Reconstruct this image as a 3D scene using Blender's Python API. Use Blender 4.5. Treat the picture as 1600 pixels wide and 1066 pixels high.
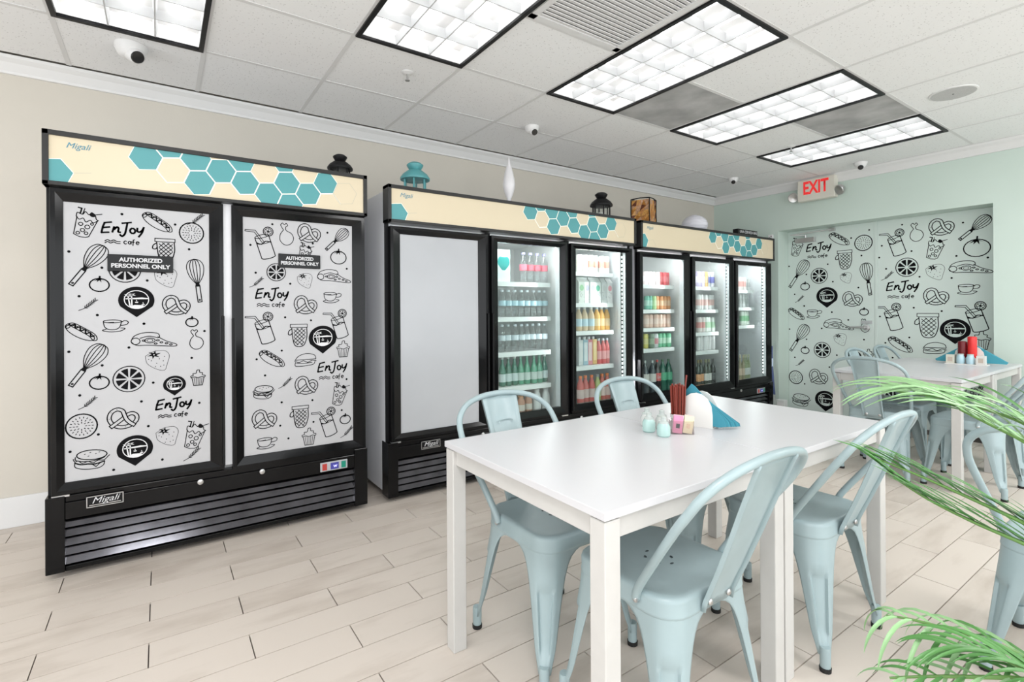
import bpy, math, random
from mathutils import Vector, Matrix
random.seed(7)
C = bpy.context.scene.collection
for o in list(bpy.data.objects): bpy.data.objects.remove(o)
sc = bpy.context.scene

# ---------------------------------------------------------------- camera, world, lights, exposure
EYE = 1.17; YAW = math.radians(55.3); ROLL = math.radians(.35)
F = Vector((math.cos(YAW), math.sin(YAW), 0)); R = Vector((math.sin(YAW), -math.cos(YAW), 0)); U = Vector((0, 0, 1))
R2 = R*math.cos(ROLL) - U*math.sin(ROLL); U2 = R*math.sin(ROLL) + U*math.cos(ROLL)
cam = bpy.data.cameras.new('camera'); co = bpy.data.objects.new('camera', cam); C.objects.link(co)
m = Matrix.Identity(4)
for i in range(3): m[i][0], m[i][1], m[i][2] = R2[i], U2[i], -F[i]
m[2][3] = EYE; co.matrix_world = m
cam.lens = 795/1600*36; cam.sensor_width = 36; cam.shift_y = -49/1600; cam.clip_start = .05
sc.camera = co
sc.view_settings.view_transform = 'Standard'; sc.view_settings.look = 'None'; sc.view_settings.gamma = 1
sc.view_settings.use_curve_mapping = False
sc.view_settings.exposure = -0.1
w = bpy.data.worlds.new('world'); sc.world = w; w.use_nodes = True
w.node_tree.nodes['Background'].inputs[0].default_value = (.93, .97, 1, 1)
w.node_tree.nodes['Background'].inputs[1].default_value = 1.0
FILL_WATTS = 30.0      # base watts of the unseen fill lights added under the ceiling
TUBE = 5.5       # emission of the fluorescent tubes
def area(name, loc, rot, sx, sy, power, col=(1, 1, 1)):
    l = bpy.data.lights.new(name, 'AREA'); l.shape = 'RECTANGLE'; l.size = sx; l.size_y = sy; l.energy = power; l.color = col
    o = bpy.data.objects.new(name, l); C.objects.link(o); o.location = loc; o.rotation_euler = rot; return o
area('window_daylight', (1.7, -3.1, 1.35), (math.radians(90), 0, 0), 7.4, 2.1, 116, (.95, .98, 1))
area('window_daylight', (-2.9, .0, 1.35), (math.radians(90), 0, math.radians(-90)), 5.0, 2.1, 80, (.95, .98, 1))

# ---------------------------------------------------------------- materials
MATS = {}
def mat(name, col=(.8, .8, .8), rough=.5, metal=0, emit=0, ecol=None, spec=.5, noise=0, nscale=8, bump=0, bscale=200, coat=0):
    if name in MATS: return MATS[name]
    m = bpy.data.materials.new(name); m.use_nodes = True; nt = m.node_tree; b = nt.nodes['Principled BSDF']
    b.inputs['Base Color'].default_value = (*col, 1); b.inputs['Roughness'].default_value = rough
    b.inputs['Metallic'].default_value = metal; b.inputs['Specular IOR Level'].default_value = spec
    b.inputs['Coat Weight'].default_value = coat
    if emit: b.inputs['Emission Color'].default_value = (*(ecol or col), 1); b.inputs['Emission Strength'].default_value = emit
    tc = nt.nodes.new('ShaderNodeTexCoord')
    if noise:
        n = nt.nodes.new('ShaderNodeTexNoise'); n.inputs['Scale'].default_value = nscale; n.inputs['Detail'].default_value = 4
        nt.links.new(tc.outputs['Object'], n.inputs['Vector'])
        mr = nt.nodes.new('ShaderNodeMapRange'); mr.inputs[1].default_value = .3; mr.inputs[2].default_value = .7
        mr.inputs[3].default_value = 1-noise; mr.inputs[4].default_value = 1+noise
        nt.links.new(n.outputs[0], mr.inputs[0])
        mx = nt.nodes.new('ShaderNodeMix'); mx.data_type = 'RGBA'; mx.blend_type = 'MULTIPLY'; mx.inputs[0].default_value = 1
        mx.inputs[6].default_value = (*col, 1); nt.links.new(mr.outputs[0], mx.inputs[7]); nt.links.new(mx.outputs[2], b.inputs['Base Color'])
    if bump:
        n = nt.nodes.new('ShaderNodeTexNoise'); n.inputs['Scale'].default_value = bscale
        nt.links.new(tc.outputs['Object'], n.inputs['Vector'])
        bp = nt.nodes.new('ShaderNodeBump'); bp.inputs['Strength'].default_value = bump; bp.inputs['Distance'].default_value = .002
        nt.links.new(n.outputs[0], bp.inputs['Height']); nt.links.new(bp.outputs[0], b.inputs['Normal'])
    MATS[name] = m; return m
def glass(name, tint=(.93, .97, .96), refl=.07, rough=.02):
    if name in MATS: return MATS[name]
    m = bpy.data.materials.new(name); m.use_nodes = True; nt = m.node_tree; nt.nodes.remove(nt.nodes['Principled BSDF'])
    t = nt.nodes.new('ShaderNodeBsdfTransparent'); t.inputs[0].default_value = (*tint, 1)
    g = nt.nodes.new('ShaderNodeBsdfGlossy'); g.inputs['Roughness'].default_value = rough
    f = nt.nodes.new('ShaderNodeLayerWeight'); f.inputs[0].default_value = .5
    p5 = nt.nodes.new('ShaderNodeMath'); p5.operation = 'POWER'; p5.inputs[1].default_value = 5; nt.links.new(f.outputs['Facing'], p5.inputs[0])
    a = nt.nodes.new('ShaderNodeMath'); a.operation = 'MULTIPLY_ADD'; a.inputs[1].default_value = .8; a.inputs[2].default_value = refl
    x = nt.nodes.new('ShaderNodeMixShader'); nt.links.new(p5.outputs[0], a.inputs[0]); nt.links.new(a.outputs[0], x.inputs[0])
    nt.links.new(t.outputs[0], x.inputs[1]); nt.links.new(g.outputs[0], x.inputs[2])
    nt.links.new(x.outputs[0], nt.nodes['Material Output'].inputs[0]); MATS[name] = m; return m

def floor_mat():
    m = bpy.data.materials.new('wood_look_tile'); m.use_nodes = True; nt = m.node_tree; b = nt.nodes['Principled BSDF']
    N = nt.nodes.new; L = nt.links.new
    oi = N('ShaderNodeObjectInfo'); g = N('ShaderNodeNewGeometry'); vm = N('ShaderNodeVectorMath'); vm.operation = 'MULTIPLY'
    vm.inputs[1].default_value = (2.2, 9, 1); L(g.outputs['Position'], vm.inputs[0])
    ad = N('ShaderNodeVectorMath'); ad.operation = 'ADD'; L(vm.outputs[0], ad.inputs[0]); L(oi.outputs['Random'], ad.inputs[1])
    n = N('ShaderNodeTexNoise'); n.inputs['Scale'].default_value = 1.3; n.inputs['Detail'].default_value = 6; n.inputs['Roughness'].default_value = .6
    L(ad.outputs[0], n.inputs['Vector'])
    n2 = N('ShaderNodeTexNoise'); n2.inputs['Scale'].default_value = 3; L(g.outputs['Position'], n2.inputs['Vector'])
    r = N('ShaderNodeValToRGB'); r.color_ramp.elements[0].position = .3; r.color_ramp.elements[0].color = (.48, .41, .35, 1)
    r.color_ramp.elements[1].position = .62; r.color_ramp.elements[1].color = (.67, .60, .535, 1)
    mm = N('ShaderNodeMath'); mm.operation = 'MULTIPLY_ADD'; mm.inputs[1].default_value = .35; L(n2.outputs[0], mm.inputs[0])
    m3 = N('ShaderNodeMath'); m3.operation = 'MULTIPLY'; m3.inputs[1].default_value = .65; L(n.outputs[0], m3.inputs[0]); L(m3.outputs[0], mm.inputs[2])
    m4 = N('ShaderNodeMath'); m4.operation = 'MULTIPLY_ADD'; m4.inputs[1].default_value = .2; L(oi.outputs['Random'], m4.inputs[0]); L(mm.outputs[0], m4.inputs[2])
    L(m4.outputs[0], r.inputs[0]); L(r.outputs[0], b.inputs['Base Color'])
    b.inputs['Roughness'].default_value = .42; MATS['floor'] = m; return m
def tile_mat():
    m = bpy.data.materials.new('acoustic_tile'); m.use_nodes = True; nt = m.node_tree; b = nt.nodes['Principled BSDF']
    N = nt.nodes.new; L = nt.links.new; g = N('ShaderNodeNewGeometry')
    v = N('ShaderNodeTexVoronoi'); v.inputs['Scale'].default_value = 75; L(g.outputs['Position'], v.inputs['Vector'])
    n = N('ShaderNodeTexNoise'); n.inputs['Scale'].default_value = 6; L(g.outputs['Position'], n.inputs['Vector'])
    a = N('ShaderNodeMapRange'); a.inputs[1].default_value = .1; a.inputs[2].default_value = .3; a.inputs[3].default_value = .0; a.inputs[4].default_value = 1
    L(v.outputs['Distance'], a.inputs[0])
    th = N('ShaderNodeMath'); th.operation = 'GREATER_THAN'; th.inputs[1].default_value = .48; L(n.outputs[0], th.inputs[0])
    n5 = N('ShaderNodeTexNoise'); n5.inputs['Scale'].default_value = 45; L(g.outputs['Position'], n5.inputs['Vector'])
    th = N('ShaderNodeMath'); th.operation = 'GREATER_THAN'; th.inputs[1].default_value = .5; L(n5.outputs[0], th.inputs[0])
    mxx = N('ShaderNodeMath'); mxx.operation = 'MAXIMUM'; L(a.outputs[0], mxx.inputs[0]); L(th.outputs[0], mxx.inputs[1])
    r = N('ShaderNodeMix'); r.data_type = 'RGBA'; r.inputs[6].default_value = (.56, .56, .56, 1); r.inputs[7].default_value = (.88, .885, .89, 1)
    L(mxx.outputs[0], r.inputs[0]); L(r.outputs[2], b.inputs['Base Color']); b.inputs['Roughness'].default_value = .95
    MATS['tile'] = m; return m
FLOOR = floor_mat(); TILE = tile_mat()
W_BEIGE = mat('beige_paint', (.66, .62, .55), .6, noise=.02, nscale=3, bump=.15, bscale=90)
W_GREEN = mat('mint_paint', (.61, .72, .66), .55, noise=.015, nscale=3, bump=.1, bscale=90)
DOORGREEN = mat('mint_door_paint', (.66, .75, .71), .45)
WHITE = mat('white_trim_paint', (.80, .80, .80), .45)
TBAR = mat('white_ceiling_bar', (.72, .72, .72), .5)
GROUT = mat('dark_grout', (.12, .10, .09), .9)
BLACK = mat('gloss_black_enamel', (.003, .003, .0035), .13, spec=.25)
BLACKM = mat('black_plastic', (.008, .008, .009), .4, spec=.2)
DGREY = mat('dark_grey_trim', (.03, .03, .03), .35, spec=.3)
CABWHITE = mat('white_cabinet_steel', (.74, .75, .78), .35)
LINER = mat('white_liner', (.72, .72, .72), .4)
SHELF = mat('white_wire_coating', (.85, .85, .85), .4)
METAL = mat('brushed_steel', (.6, .6, .6), .3, 1)
FILM = mat('white_door_film', (.475, .475, .49), .3, noise=.03, nscale=4)
FROST = mat('frosted_door_film', (.46, .475, .50), .25, noise=.03, nscale=3)
INK = mat('black_print', (.006, .006, .007), .6, spec=.08)
PAPERW = mat('white_print', (.72, .72, .74), .5)
CHAIR = mat('pale_aqua_enamel', (.34, .435, .455), .32, noise=.04, nscale=12)
CHAIRDK = mat('drain_hole_shade', (.05, .07, .08), .5)  # dark colour of flat discs, paints the shade inside the seat holes
TABLE = mat('white_laminate', (.62, .62, .64), .3)
TABLEG = mat('white_powder_coat', (.57, .56, .54), .4, noise=.02, nscale=20)
RUBBER = mat('black_rubber', (.01, .01, .01), .7)
CREAM = mat('backlit_cream_panel', (.64, .555, .40), .35, emit=.10, ecol=(1, .85, .6))
TEAL = mat('teal_print', (.08, .31, .33), .4, emit=.06, ecol=(.15, .5, .52))
HEXLINE = mat('pale_hexagon_line', (.85, .83, .74), .4, emit=.25, ecol=(1, .97, .88))
HEXTHIN = mat('thin_grey_line', (.55, .52, .42), .5)
GLASS = glass('door_glass', (.90, .95, .94), .04)
LGLASS = glass('lantern_glass', (.9, .93, .93), .06)
LEDM = mat('led_strip', (1, 1, 1), .4, emit=6)
LEAF = mat('palm_leaf_green', (.075, .22, .055), .4, noise=.25, nscale=9)
LEAF2 = mat('palm_leaf_pale_green', (.24, .42, .20), .4, noise=.15, nscale=9)
STEM = mat('palm_stem', (.10, .22, .05), .45)

# ---------------------------------------------------------------- mesh helpers
def tag(o, label=None, cat=None, group=None, kind=None):
    if label: o['label'] = label
    if cat: o['category'] = cat
    if group: o['group'] = group
    if kind: o['kind'] = kind
    return o
class MB:
    def __init__(s): s.v = []; s.f = []; s.mi = []; s.k = 0
    def add(s, vs, fs, mi=None):
        b = len(s.v); s.v += [tuple(p) for p in vs]; s.f += [tuple(b+i for i in f) for f in fs]; s.mi += [s.k if mi is None else mi]*len(fs); return s
    def box(s, x0, x1, y0, y1, z0, z1):
        if x0 > x1: x0, x1 = x1, x0
        if y0 > y1: y0, y1 = y1, y0
        if z0 > z1: z0, z1 = z1, z0
        vs = [(x, y, z) for z in (z0, z1) for y in (y0, y1) for x in (x0, x1)]
        return s.add(vs, [(0, 2, 3, 1), (4, 5, 7, 6), (0, 1, 5, 4), (2, 6, 7, 3), (0, 4, 6, 2), (1, 3, 7, 5)])
    def lathe(s, prof, seg=20, cx=0, cy=0, cz=0, cap=True):
        n = len(prof); vs = []; fs = []
        for r, z in prof:
            for i in range(seg):
                a = 2*math.pi*i/seg; vs.append((cx+r*math.cos(a), cy+r*math.sin(a), cz+z))
        for j in range(n-1):
            for i in range(seg):
                a = j*seg+i; b = j*seg+(i+1) % seg; fs.append((a, b, b+seg, a+seg))
        if cap: fs.append(tuple(range(seg-1, -1, -1))); fs.append(tuple(range((n-1)*seg, n*seg)))
        return s.add(vs, fs)
    def tube(s, pts, r, seg=8, caps=True):
        pts = [Vector(p) for p in pts]; n = len(pts); rr = r if isinstance(r, (list, tuple)) else [r]*n
        vs = []; fs = []; up = None
        for i, p in enumerate(pts):
            t = (pts[min(i+1, n-1)]-pts[max(i-1, 0)]).normalized()
            if up is None: up = Vector((0, 0, 1)) if abs(t.z) < .9 else Vector((1, 0, 0))
            a = t.cross(up)
            if a.length < 1e-6: a = t.orthogonal()
            a.normalize(); b = a.cross(t).normalized(); up = b
            for k in range(seg):
                q = 2*math.pi*k/seg; vs.append(p+a*(rr[i]*math.cos(q))+b*(rr[i]*math.sin(q)))
        for i in range(n-1):
            for k in range(seg):
                a = i*seg+k; b = i*seg+(k+1) % seg; fs.append((a, b, b+seg, a+seg))
        if caps: fs.append(tuple(range(seg-1, -1, -1))); fs.append(tuple(range((n-1)*seg, n*seg)))
        return s.add(vs, fs)
    def build(s, name, mats, parent=None, smooth=0, bevel=0, solid=0):
        me = bpy.data.meshes.new(name); me.from_pydata(s.v, [], s.f)
        mats = mats if isinstance(mats, (list, tuple)) else [mats]
        for x in mats: me.materials.append(x)
        if len(mats) > 1: me.polygons.foreach_set('material_index', s.mi)
        if smooth:
            me.polygons.foreach_set('use_smooth', [True]*len(me.polygons)); me.set_sharp_from_angle(angle=math.radians(smooth))
        me.update()
        o = bpy.data.objects.new(name, me); C.objects.link(o)
        if parent: o.parent = parent
        if solid:
            q = o.modifiers.new('solid', 'SOLIDIFY'); q.thickness = solid; q.offset = -1
        if bevel:
            q = o.modifiers.new('bevel', 'BEVEL'); q.width = bevel; q.segments = 2; q.limit_method = 'ANGLE'; q.angle_limit = math.radians(40)
        return o
def box(name, x0, x1, y0, y1, z0, z1, m, parent=None, bevel=0): return MB().box(x0, x1, y0, y1, z0, z1).build(name, m, parent, bevel=bevel)
def empty(name, loc=(0, 0, 0), rz=0):
    o = bpy.data.objects.new(name, None); o.location = loc; o.rotation_euler = (0, 0, rz); o.empty_display_size = .1; C.objects.link(o); return o
def copy_tree(o, parent=None):
    c = o.copy(); C.objects.link(c)
    if parent: c.parent = parent
    for ch in o.children: copy_tree(ch, c)
    return c
def smooth_path(P, n=6):
    P = [Vector(p) for p in P]; out = []
    for i in range(len(P)-1):
        p0 = P[max(i-1, 0)]; p1 = P[i]; p2 = P[i+1]; p3 = P[min(i+2, len(P)-1)]
        for k in range(n):
            t = k/n; out.append(.5*((2*p1)+(p2-p0)*t+(2*p0-5*p1+4*p2-p3)*t*t+(3*p1-p0-3*p2+p3)*t**3))
    out.append(P[-1]); return out
# flat print on a vertical plane: plane 'y' (a = x, b = z) or plane 'x' (a = -y, b = z)
class Print:
    def __init__(s, plane, val, lw): s.p = plane; s.val = val; s.lw = lw; s.m = MB()
    def q(s, a, b, d): return (a, s.val-d, b) if s.p == 'y' else (s.val-d, -a, b)
    def line(s, pts, w=None, d=.0006, k=0, close=False):
        w = (w or s.lw)/2; pts = list(pts)
        if close: pts.append(pts[0])
        for (x0, y0), (x1, y1) in zip(pts, pts[1:]):
            L = math.hypot(x1-x0, y1-y0)
            if L < 1e-7: continue
            tx, ty = (x1-x0)/L, (y1-y0)/L; e = w*.6
            x0 -= tx*e; y0 -= ty*e; x1 += tx*e; y1 += ty*e; nx, ny = -ty*w, tx*w
            s.m.add([s.q(x0-nx, y0-ny, d), s.q(x1-nx, y1-ny, d), s.q(x1+nx, y1+ny, d), s.q(x0+nx, y0+ny, d)], [(0, 1, 2, 3)], k)
    def fill(s, pts, d=.0006, k=0):
        s.m.add([s.q(x, y, d) for x, y in pts], [tuple(range(len(pts)))], k)
def ell(cx, cy, rx, ry=None, n=20, a0=0, a1=360):
    ry = rx if ry is None else ry; full = abs(a1-a0) >= 360
    return [(cx+rx*math.cos(math.radians(a0+(a1-a0)*i/n)), cy+ry*math.sin(math.radians(a0+(a1-a0)*i/n))) for i in range(n if full else n+1)] + ([(cx+rx, cy)] if full and a0 == 0 else [])
def rot(P, d):
    c, s = math.cos(math.radians(d)), math.sin(math.radians(d)); return [(x*c-y*s, x*s+y*c) for x, y in P]
def cr(P, n=5):
    return [(v.x, v.y) for v in smooth_path([(x, y, 0) for x, y in P], n)]
def doodle(kind):
    """line art in a unit box: list of (type, points, weight)"""
    o = []; L = lambda p, w=1: o.append(('L', p, w)); B = lambda p: o.append(('B', p, 1)); Wf = lambda p: o.append(('W', p, 1))
    if kind == 'sundae':
        t = lambda P: rot(P, -14)
        L(t([(-.28, .18), (-.22, -.45), (-.05, -.5), (.12, -.48), (.2, -.42), (.3, .2)])); L(t(cr([(-.3, .18), (-.2, .1), (-.1, .17), (0, .06), (.1, .16), (.2, .1), (.32, .22)])))
        L(t(cr([(-.3, .18), (-.3, .32), (-.15, .3), (-.1, .42), (.02, .34), (.08, .44), (.2, .36), (.25, .25), (.32, .22)])))
        L(t([(-.22, .3), (-.22, .5), (-.32, .5)]), 1.6); L(t([(-.15, .3), (-.14, .52)])); B(t(ell(.12, .36, .085, .07))); L(t([(.2, .4), (.36, .48)]))
        for a, b, r in ((-.12, -.05, .06), (.08, -.1, .07), (-.02, -.25, .06), (-.12, -.38, .05), (.1, -.33, .05), (.18, .04, .04)): L(t(ell(a, b, r, n=9)))
    elif kind == 'enjoy':
        w = 2.2
        L([(-.43, .15), (-.47, .04), (-.5, -.13), (-.34, -.11)], w); L([(-.44, .15), (-.28, .18)], w); L([(-.47, .01), (-.32, .04)], w)
        L(cr([(-.26, -.1), (-.22, .05), (-.22, -.02), (-.16, .05), (-.12, .02), (-.13, -.08), (-.08, -.09)], 3), w)
        L([(-.04, .17), (.17, .21)], w); L(cr([(.08, .19), (.05, .0), (.02, -.13), (-.04, -.2), (-.09, -.16)], 4), w)
        L(ell(.2, -.03, .06, .075, 10), w); L(cr([(.31, .06), (.31, -.03), (.36, -.05), (.42, .0), (.46, .09)], 3), w); L(cr([(.46, .09), (.42, -.06), (.34, -.19)], 3), w)
    elif kind == 'cafe':
        for dy in (.02, -.05): L(cr([(-.5, dy), (-.42, dy+.05), (-.34, dy), (-.25, dy+.05), (-.16, dy), (-.06, dy)], 3), 1.1)
        w = 1.15
        L(ell(.09, 0, .045, .055, 8, 50, 310), w); L(ell(.21, 0, .04, .05, 8), w); L([(.255, .05), (.255, -.05)], w)
        L([(.36, .12), (.32, .1), (.31, -.1)], w); L([(.28, .03), (.35, .03)], w); L([(.41, 0), (.49, .01)], w); L(ell(.45, 0, .045, .055, 9, 0, 310), w)
    elif kind == 'hotdog':
        t = lambda P: rot(P, -33)
        L(t(ell(-.02, -.03, .52, .19))); L(t(cr([(-.55, .08), (-.4, .2), (0, .2), (.4, .16), (.58, .02), (.5, -.08), (.3, .0), (0, .03), (-.35, .05), (-.55, .08)])))
        L(t(cr([(-.42, .1), (-.34, .17), (-.26, .06), (-.16, .17), (-.06, .05), (.04, .16), (.14, .04), (.24, .14), (.34, .03), (.42, .1)], 4)), 1.6)
        L(t(ell(-.5, .0, .07, .1, 9)))
    elif kind == 'sprig':
        L(cr([(-.6, -.45), (-.2, -.25), (.2, .1), (.5, .45)]), .8)
        for i in range(7):
            x = -.2+.11*i; y = -.25+.11*i
            for s in (1, -1):
                q = rot(ell(.12, 0, .12, .035, 8), 45+s*38); B([(x+a, y+b) for a, b in q])
    elif kind == 'cucumber':
        L(ell(0, 0, .5, n=26), 1.6)
        for k, r in ((8, .12), (12, .22), (18, .33)):
            for i in range(k):
                a = 2*math.pi*i/k; L([(r*math.cos(a), r*math.sin(a)), ((r+.05)*math.cos(a), (r+.05)*math.sin(a))], .9)
    elif kind == 'whisk':     # from (0,0) handle end to (1,0) wire top
        L([(0, -.04), (0, .04), (.38, .04), (.38, -.04), (0, -.04)], 1.3); B([(.36, -.05), (.36, .05), (.44, .035), (.44, -.035)]); L(ell(.05, 0, .015, n=6))
        for k in (-1, -.55, -.15, .25, .62, 1): L(cr([(.42, .02*k), (.6, .13*k), (.82, .17*k), (.96, .11*k), (1, 0)], 4))
    elif kind == 'mitt':
        L([(-.36, .5), (.36, .5), (.36, .36), (-.36, .36), (-.36, .5)]); L(cr([(.33, .36), (.34, -.05), (.22, -.42), (.0, -.5), (-.18, -.42), (-.26, -.1), (-.3, .36)]), 1.3)
        L(cr([(-.3, .3), (-.42, .2), (-.44, .06), (-.34, .04), (-.28, .12)], 4), 1.3)
        for k in range(-3, 5):
            a = (-.28, .3-.2*k); 
            for s in (1, -1):
                pts = [(-.27+.06*j, (.2-.17*k)+s*(.06*j-.3)) for j in range(11)]
                pts = [p for p in pts if -.44 < p[1] < .35 and p[0] < .31-(.0 if p[1] > -.05 else (-.05-p[1])*.35) and p[0] > -.27+(0 if p[1] > -.1 else (-.1-p[1])*.3)]
                if len(pts) > 1: L([pts[0], pts[-1]])
    elif kind == 'citrus':
        L(ell(0, 0, .5, n=26), 1.2)
        for i in range(8):
            a = 45*i+22; B([(.06*math.cos(math.radians(a)), .06*math.sin(math.radians(a)))] + ell(0, 0, .41, n=4, a0=a-17, a1=a+17))
    elif kind == 'strawberry':
        L(cr([(-.42, .2), (-.1, .4), (.3, .42), (.48, .2), (.4, -.2), (.3, -.48), (0, -.42), (-.35, -.15), (-.42, .2)]), .5)
        for i in range(6): a = 60*i+20; B([(-.1+.08*math.cos(math.radians(a-60)), .25+.07*math.sin(math.radians(a-60))), (-.1+.28*math.cos(math.radians(a)), .25+.2*math.sin(math.radians(a))), (-.1+.05*math.cos(math.radians(a+60)), .25+.05*math.sin(math.radians(a+60)))])
        for a, b in ((.1, .05), (-.2, -.02), (0, -.15), (.25, -.05), (.15, -.3), (.3, .15), (-.3, .05), (-.05, -.3), (.27, -.25), (.1, .3)): B(ell(a, b, .022, n=5))
    elif kind == 'tomato':
        L(ell(0, -.06, .5, .42, 22), 1.5)
        for a, b in ((-.3, .18), (-.14, .12), (.1, .1), (.28, .2)): B([(-.07, .36), (a, b), (.08, .32)])
        L([(0, .3), (.02, .5)], 2)
    elif kind == 'pin':
        B([(0, -.52)] + ell(0, .06, .5, .46, 24, -28, 208)); Wf(ell(0, .08, .35, .32, 22))
        B(ell(0, .08, .325, .295, 22))
        Wf([(-.3, .09), (.32, .1), (.32, .13), (.15, .155), (-.3, .12)]); Wf([(-.2, -.15), (-.05, -.1), (.15, -.11), (.22, -.16), (.1, -.22), (-.08, -.23)])
        for x0, x1 in ((-.25, -.2), (-.15, -.15)): Wf([(x0, .2), (x0+.03, .2), (x1+.04, -.14), (x1, -.14)])
        for cx, cy in ((-.24, .22), (-.13, .25)):
            for i in range(5): a = math.radians(-20+55*i); Wf([(cx, cy+.025), (cx+.12*math.cos(a), cy+.08*math.sin(a)-.01), (cx, cy-.025)])
        for cx, cy in ((.0, .02), (.18, -.06)): Wf([(cx-.05, cy-.02), (cx+.05, cy-.02), (cx+.03, cy-.05), (cx-.03, cy-.05)]); Wf([(cx-.01, cy+.06), (cx+.02, cy), (cx-.01, cy)])
    elif kind == 'pretzel':
        c_ = cr([(-.40, -.33), (-.18, -.16), (.0, -.01), (.13, .11), (.29, .15), (.42, .04), (.40, -.16), (.2, -.32), (-.08, -.36), (-.32, -.24), (-.44, -.0), (-.38, .24), (-.2, .35), (-.03, .28), (.03, .12), (.10, -.07), (.22, -.22), (.36, -.33)], 4)
        def off(P, d):
            out = []
            for i in range(len(P)):
                (x0, y0), (x1, y1) = P[max(i-1, 0)], P[min(i+1, len(P)-1)]; l = math.hypot(x1-x0, y1-y0) or 1; out.append((P[i][0]-(y1-y0)/l*d, P[i][1]+(x1-x0)/l*d))
            return out
        A_, B_ = off(c_, .062), off(c_, -.062); n = len(c_)
        for i0, i1, lv in ((8, n-14, 0), (0, 13, 1), (n-17, n, 2)):
            if lv:
                for i in range(i0, i1-1): o.append(('W%d' % lv, [A_[i], A_[i+1], B_[i+1], B_[i]], 1))
            o.append(('L%d' % lv, A_[i0:i1], 1.25)); o.append(('L%d' % lv, B_[i0:i1], 1.25))
        o.append(('L1', [A_[0], B_[0]], 1.25)); o.append(('L2', [A_[-1], B_[-1]], 1.25))
        for i in (22, 30, 40, 44, 48, 52): B(ell(c_[i][0], c_[i][1], .015, n=5))
    elif kind == 'cup':
        L(ell(-.1, .17, .33, .07)); L(cr([(-.43, .17), (-.38, -.08), (-.22, -.2), (.02, -.2), (.17, -.08), (.23, .17)])); L(cr([(.22, .12), (.35, .2), (.48, .14), (.42, .02), (.2, -.02)], 4)); L(cr([(-.33, -.18), (-.46, -.24), (-.2, -.31), (.15, -.29), (.36, -.17), (.2, -.14)])); L([(-.25, .12), (-.05, .13)], .8)
    elif kind == 'pizza':
        L(cr([(-.5, -.02), (-.42, .12), (-.2, .2), (.08, .18), (.14, .08), (.1, .05)])); L(cr([(.1, .08), (.3, -.05), (.52, -.14), (.5, -.2), (.2, -.18), (-.1, -.15), (-.38, -.14), (-.5, -.04)])); L(ell(-.4, -.03, .1, .09, 10)); L(cr([(-.3, .05), (-.1, .1), (.1, .05)]))
        L(ell(-.08, -.02, .12, .07, 12)); L(ell(-.08, -.02, .07, .04, 9), .7)
        for a, b in ((.1, -.02), (.18, -.08), (.05, -.11), (.3, -.11), (.4, -.15), (-.22, -.02)): L(ell(a, b, .035, .02, 7))
    elif kind == 'chicken':
        L(cr([(-.1, .2), (-.22, .42), (-.14, .52), (-.06, .45), (.02, .52), (.08, .42), (.0, .34), (.02, .18), (.25, .05), (.34, -.2), (.2, -.45), (-.05, -.5), (-.25, -.3), (-.24, -.02), (-.1, .2)]))
    elif kind == 'cupcake':
        L([(-.34, .02), (-.24, -.5), (.24, -.5), (.34, .02)]); L(cr([(-.38, .02), (-.4, .12), (-.26, .16), (-.28, .28), (-.1, .3), (-.06, .48), (.08, .5), (.1, .34), (.26, .3), (.24, .18), (.4, .12), (.36, .02), (.2, .06), (0, 0), (-.2, .06), (-.38, .02)], 3))
        for i in range(5): L([(-.22+.11*i, .0), (-.16+.08*i, -.48)], .7)
    elif kind == 'burger':
        L(rot(ell(0, .14, .42, .17, 24), -4), 1.2); L(cr([(-.44, .12), (-.42, .0), (-.1, -.08), (.3, -.03), (.42, .1)])); L(cr([(-.5, .06), (-.46, -.04), (-.36, -.02), (-.26, -.12), (-.1, -.08), (.04, -.15), (.18, -.08), (.34, -.1), (.46, .02), (.5, .06)], 3)); L(cr([(-.46, -.08), (-.3, -.16), (-.1, -.17), (.1, -.2), (.36, -.14)], 3), 1.6)
        L([(-.02, -.17), (.12, -.3), (.26, -.16)]); L(cr([(-.46, -.1), (-.44, -.24), (-.2, -.34), (.15, -.36), (.32, -.28), (.36, -.15)]))
        for a, b in ((-.2, .18), (-.05, .22), (.1, .16), (-.1, .1), (.2, .2)): L([(a, b), (a+.03, b+.01)], .8)
    elif kind == 'sandwich':
        L(cr([(-.48, .0), (-.3, .2), (.05, .3), (.4, .22), (.48, .06), (.46, .0)])); L([(-.48, 0), (.46, .02)]); L(cr([(-.5, -.04), (-.3, -.12), (-.1, -.04), (.1, -.13), (.3, -.04), (.5, -.08)], 3)); L(cr([(-.46, -.1), (-.46, -.28), (-.1, -.3), (.35, -.24), (.44, -.1)])); L([(-.42, -.16), (-.1, -.18), (.3, -.14)])
    elif kind == 'drink':
        t = lambda P: rot(P, 17)
        L(t([(-.2, .2), (-.2, -.45)]), 1.3); L(t([(.2, .2), (.2, -.45)]), 1.3); L(t(ell(0, -.45, .2, .05, 12, 180, 360)), 1.3); L(t(ell(0, .2, .2, .05, 14))); L(t(ell(0, .02, .2, .05, 8, 180, 360))); L(t(cr([(-.2, .05), (-.08, -.03), (.06, .03), (.2, -.03)], 3)), 1.5)
        L(t([(.02, -.0), (-.12, .42), (-.38, .5), (-.4, .46), (-.16, .37), (-.04, .0)])); L(t(ell(.22, .3, .14, n=14)), 1.3); L(t(ell(.22, .3, .1, n=12)), .8)
        for i in range(6): a = math.radians(60*i); L(t([(.22, .3), (.22+.09*math.cos(a), .3+.09*math.sin(a))]), .8)
        B(t(ell(.22, .3, .035, n=6)))
    return o
DOOD = {}
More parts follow.
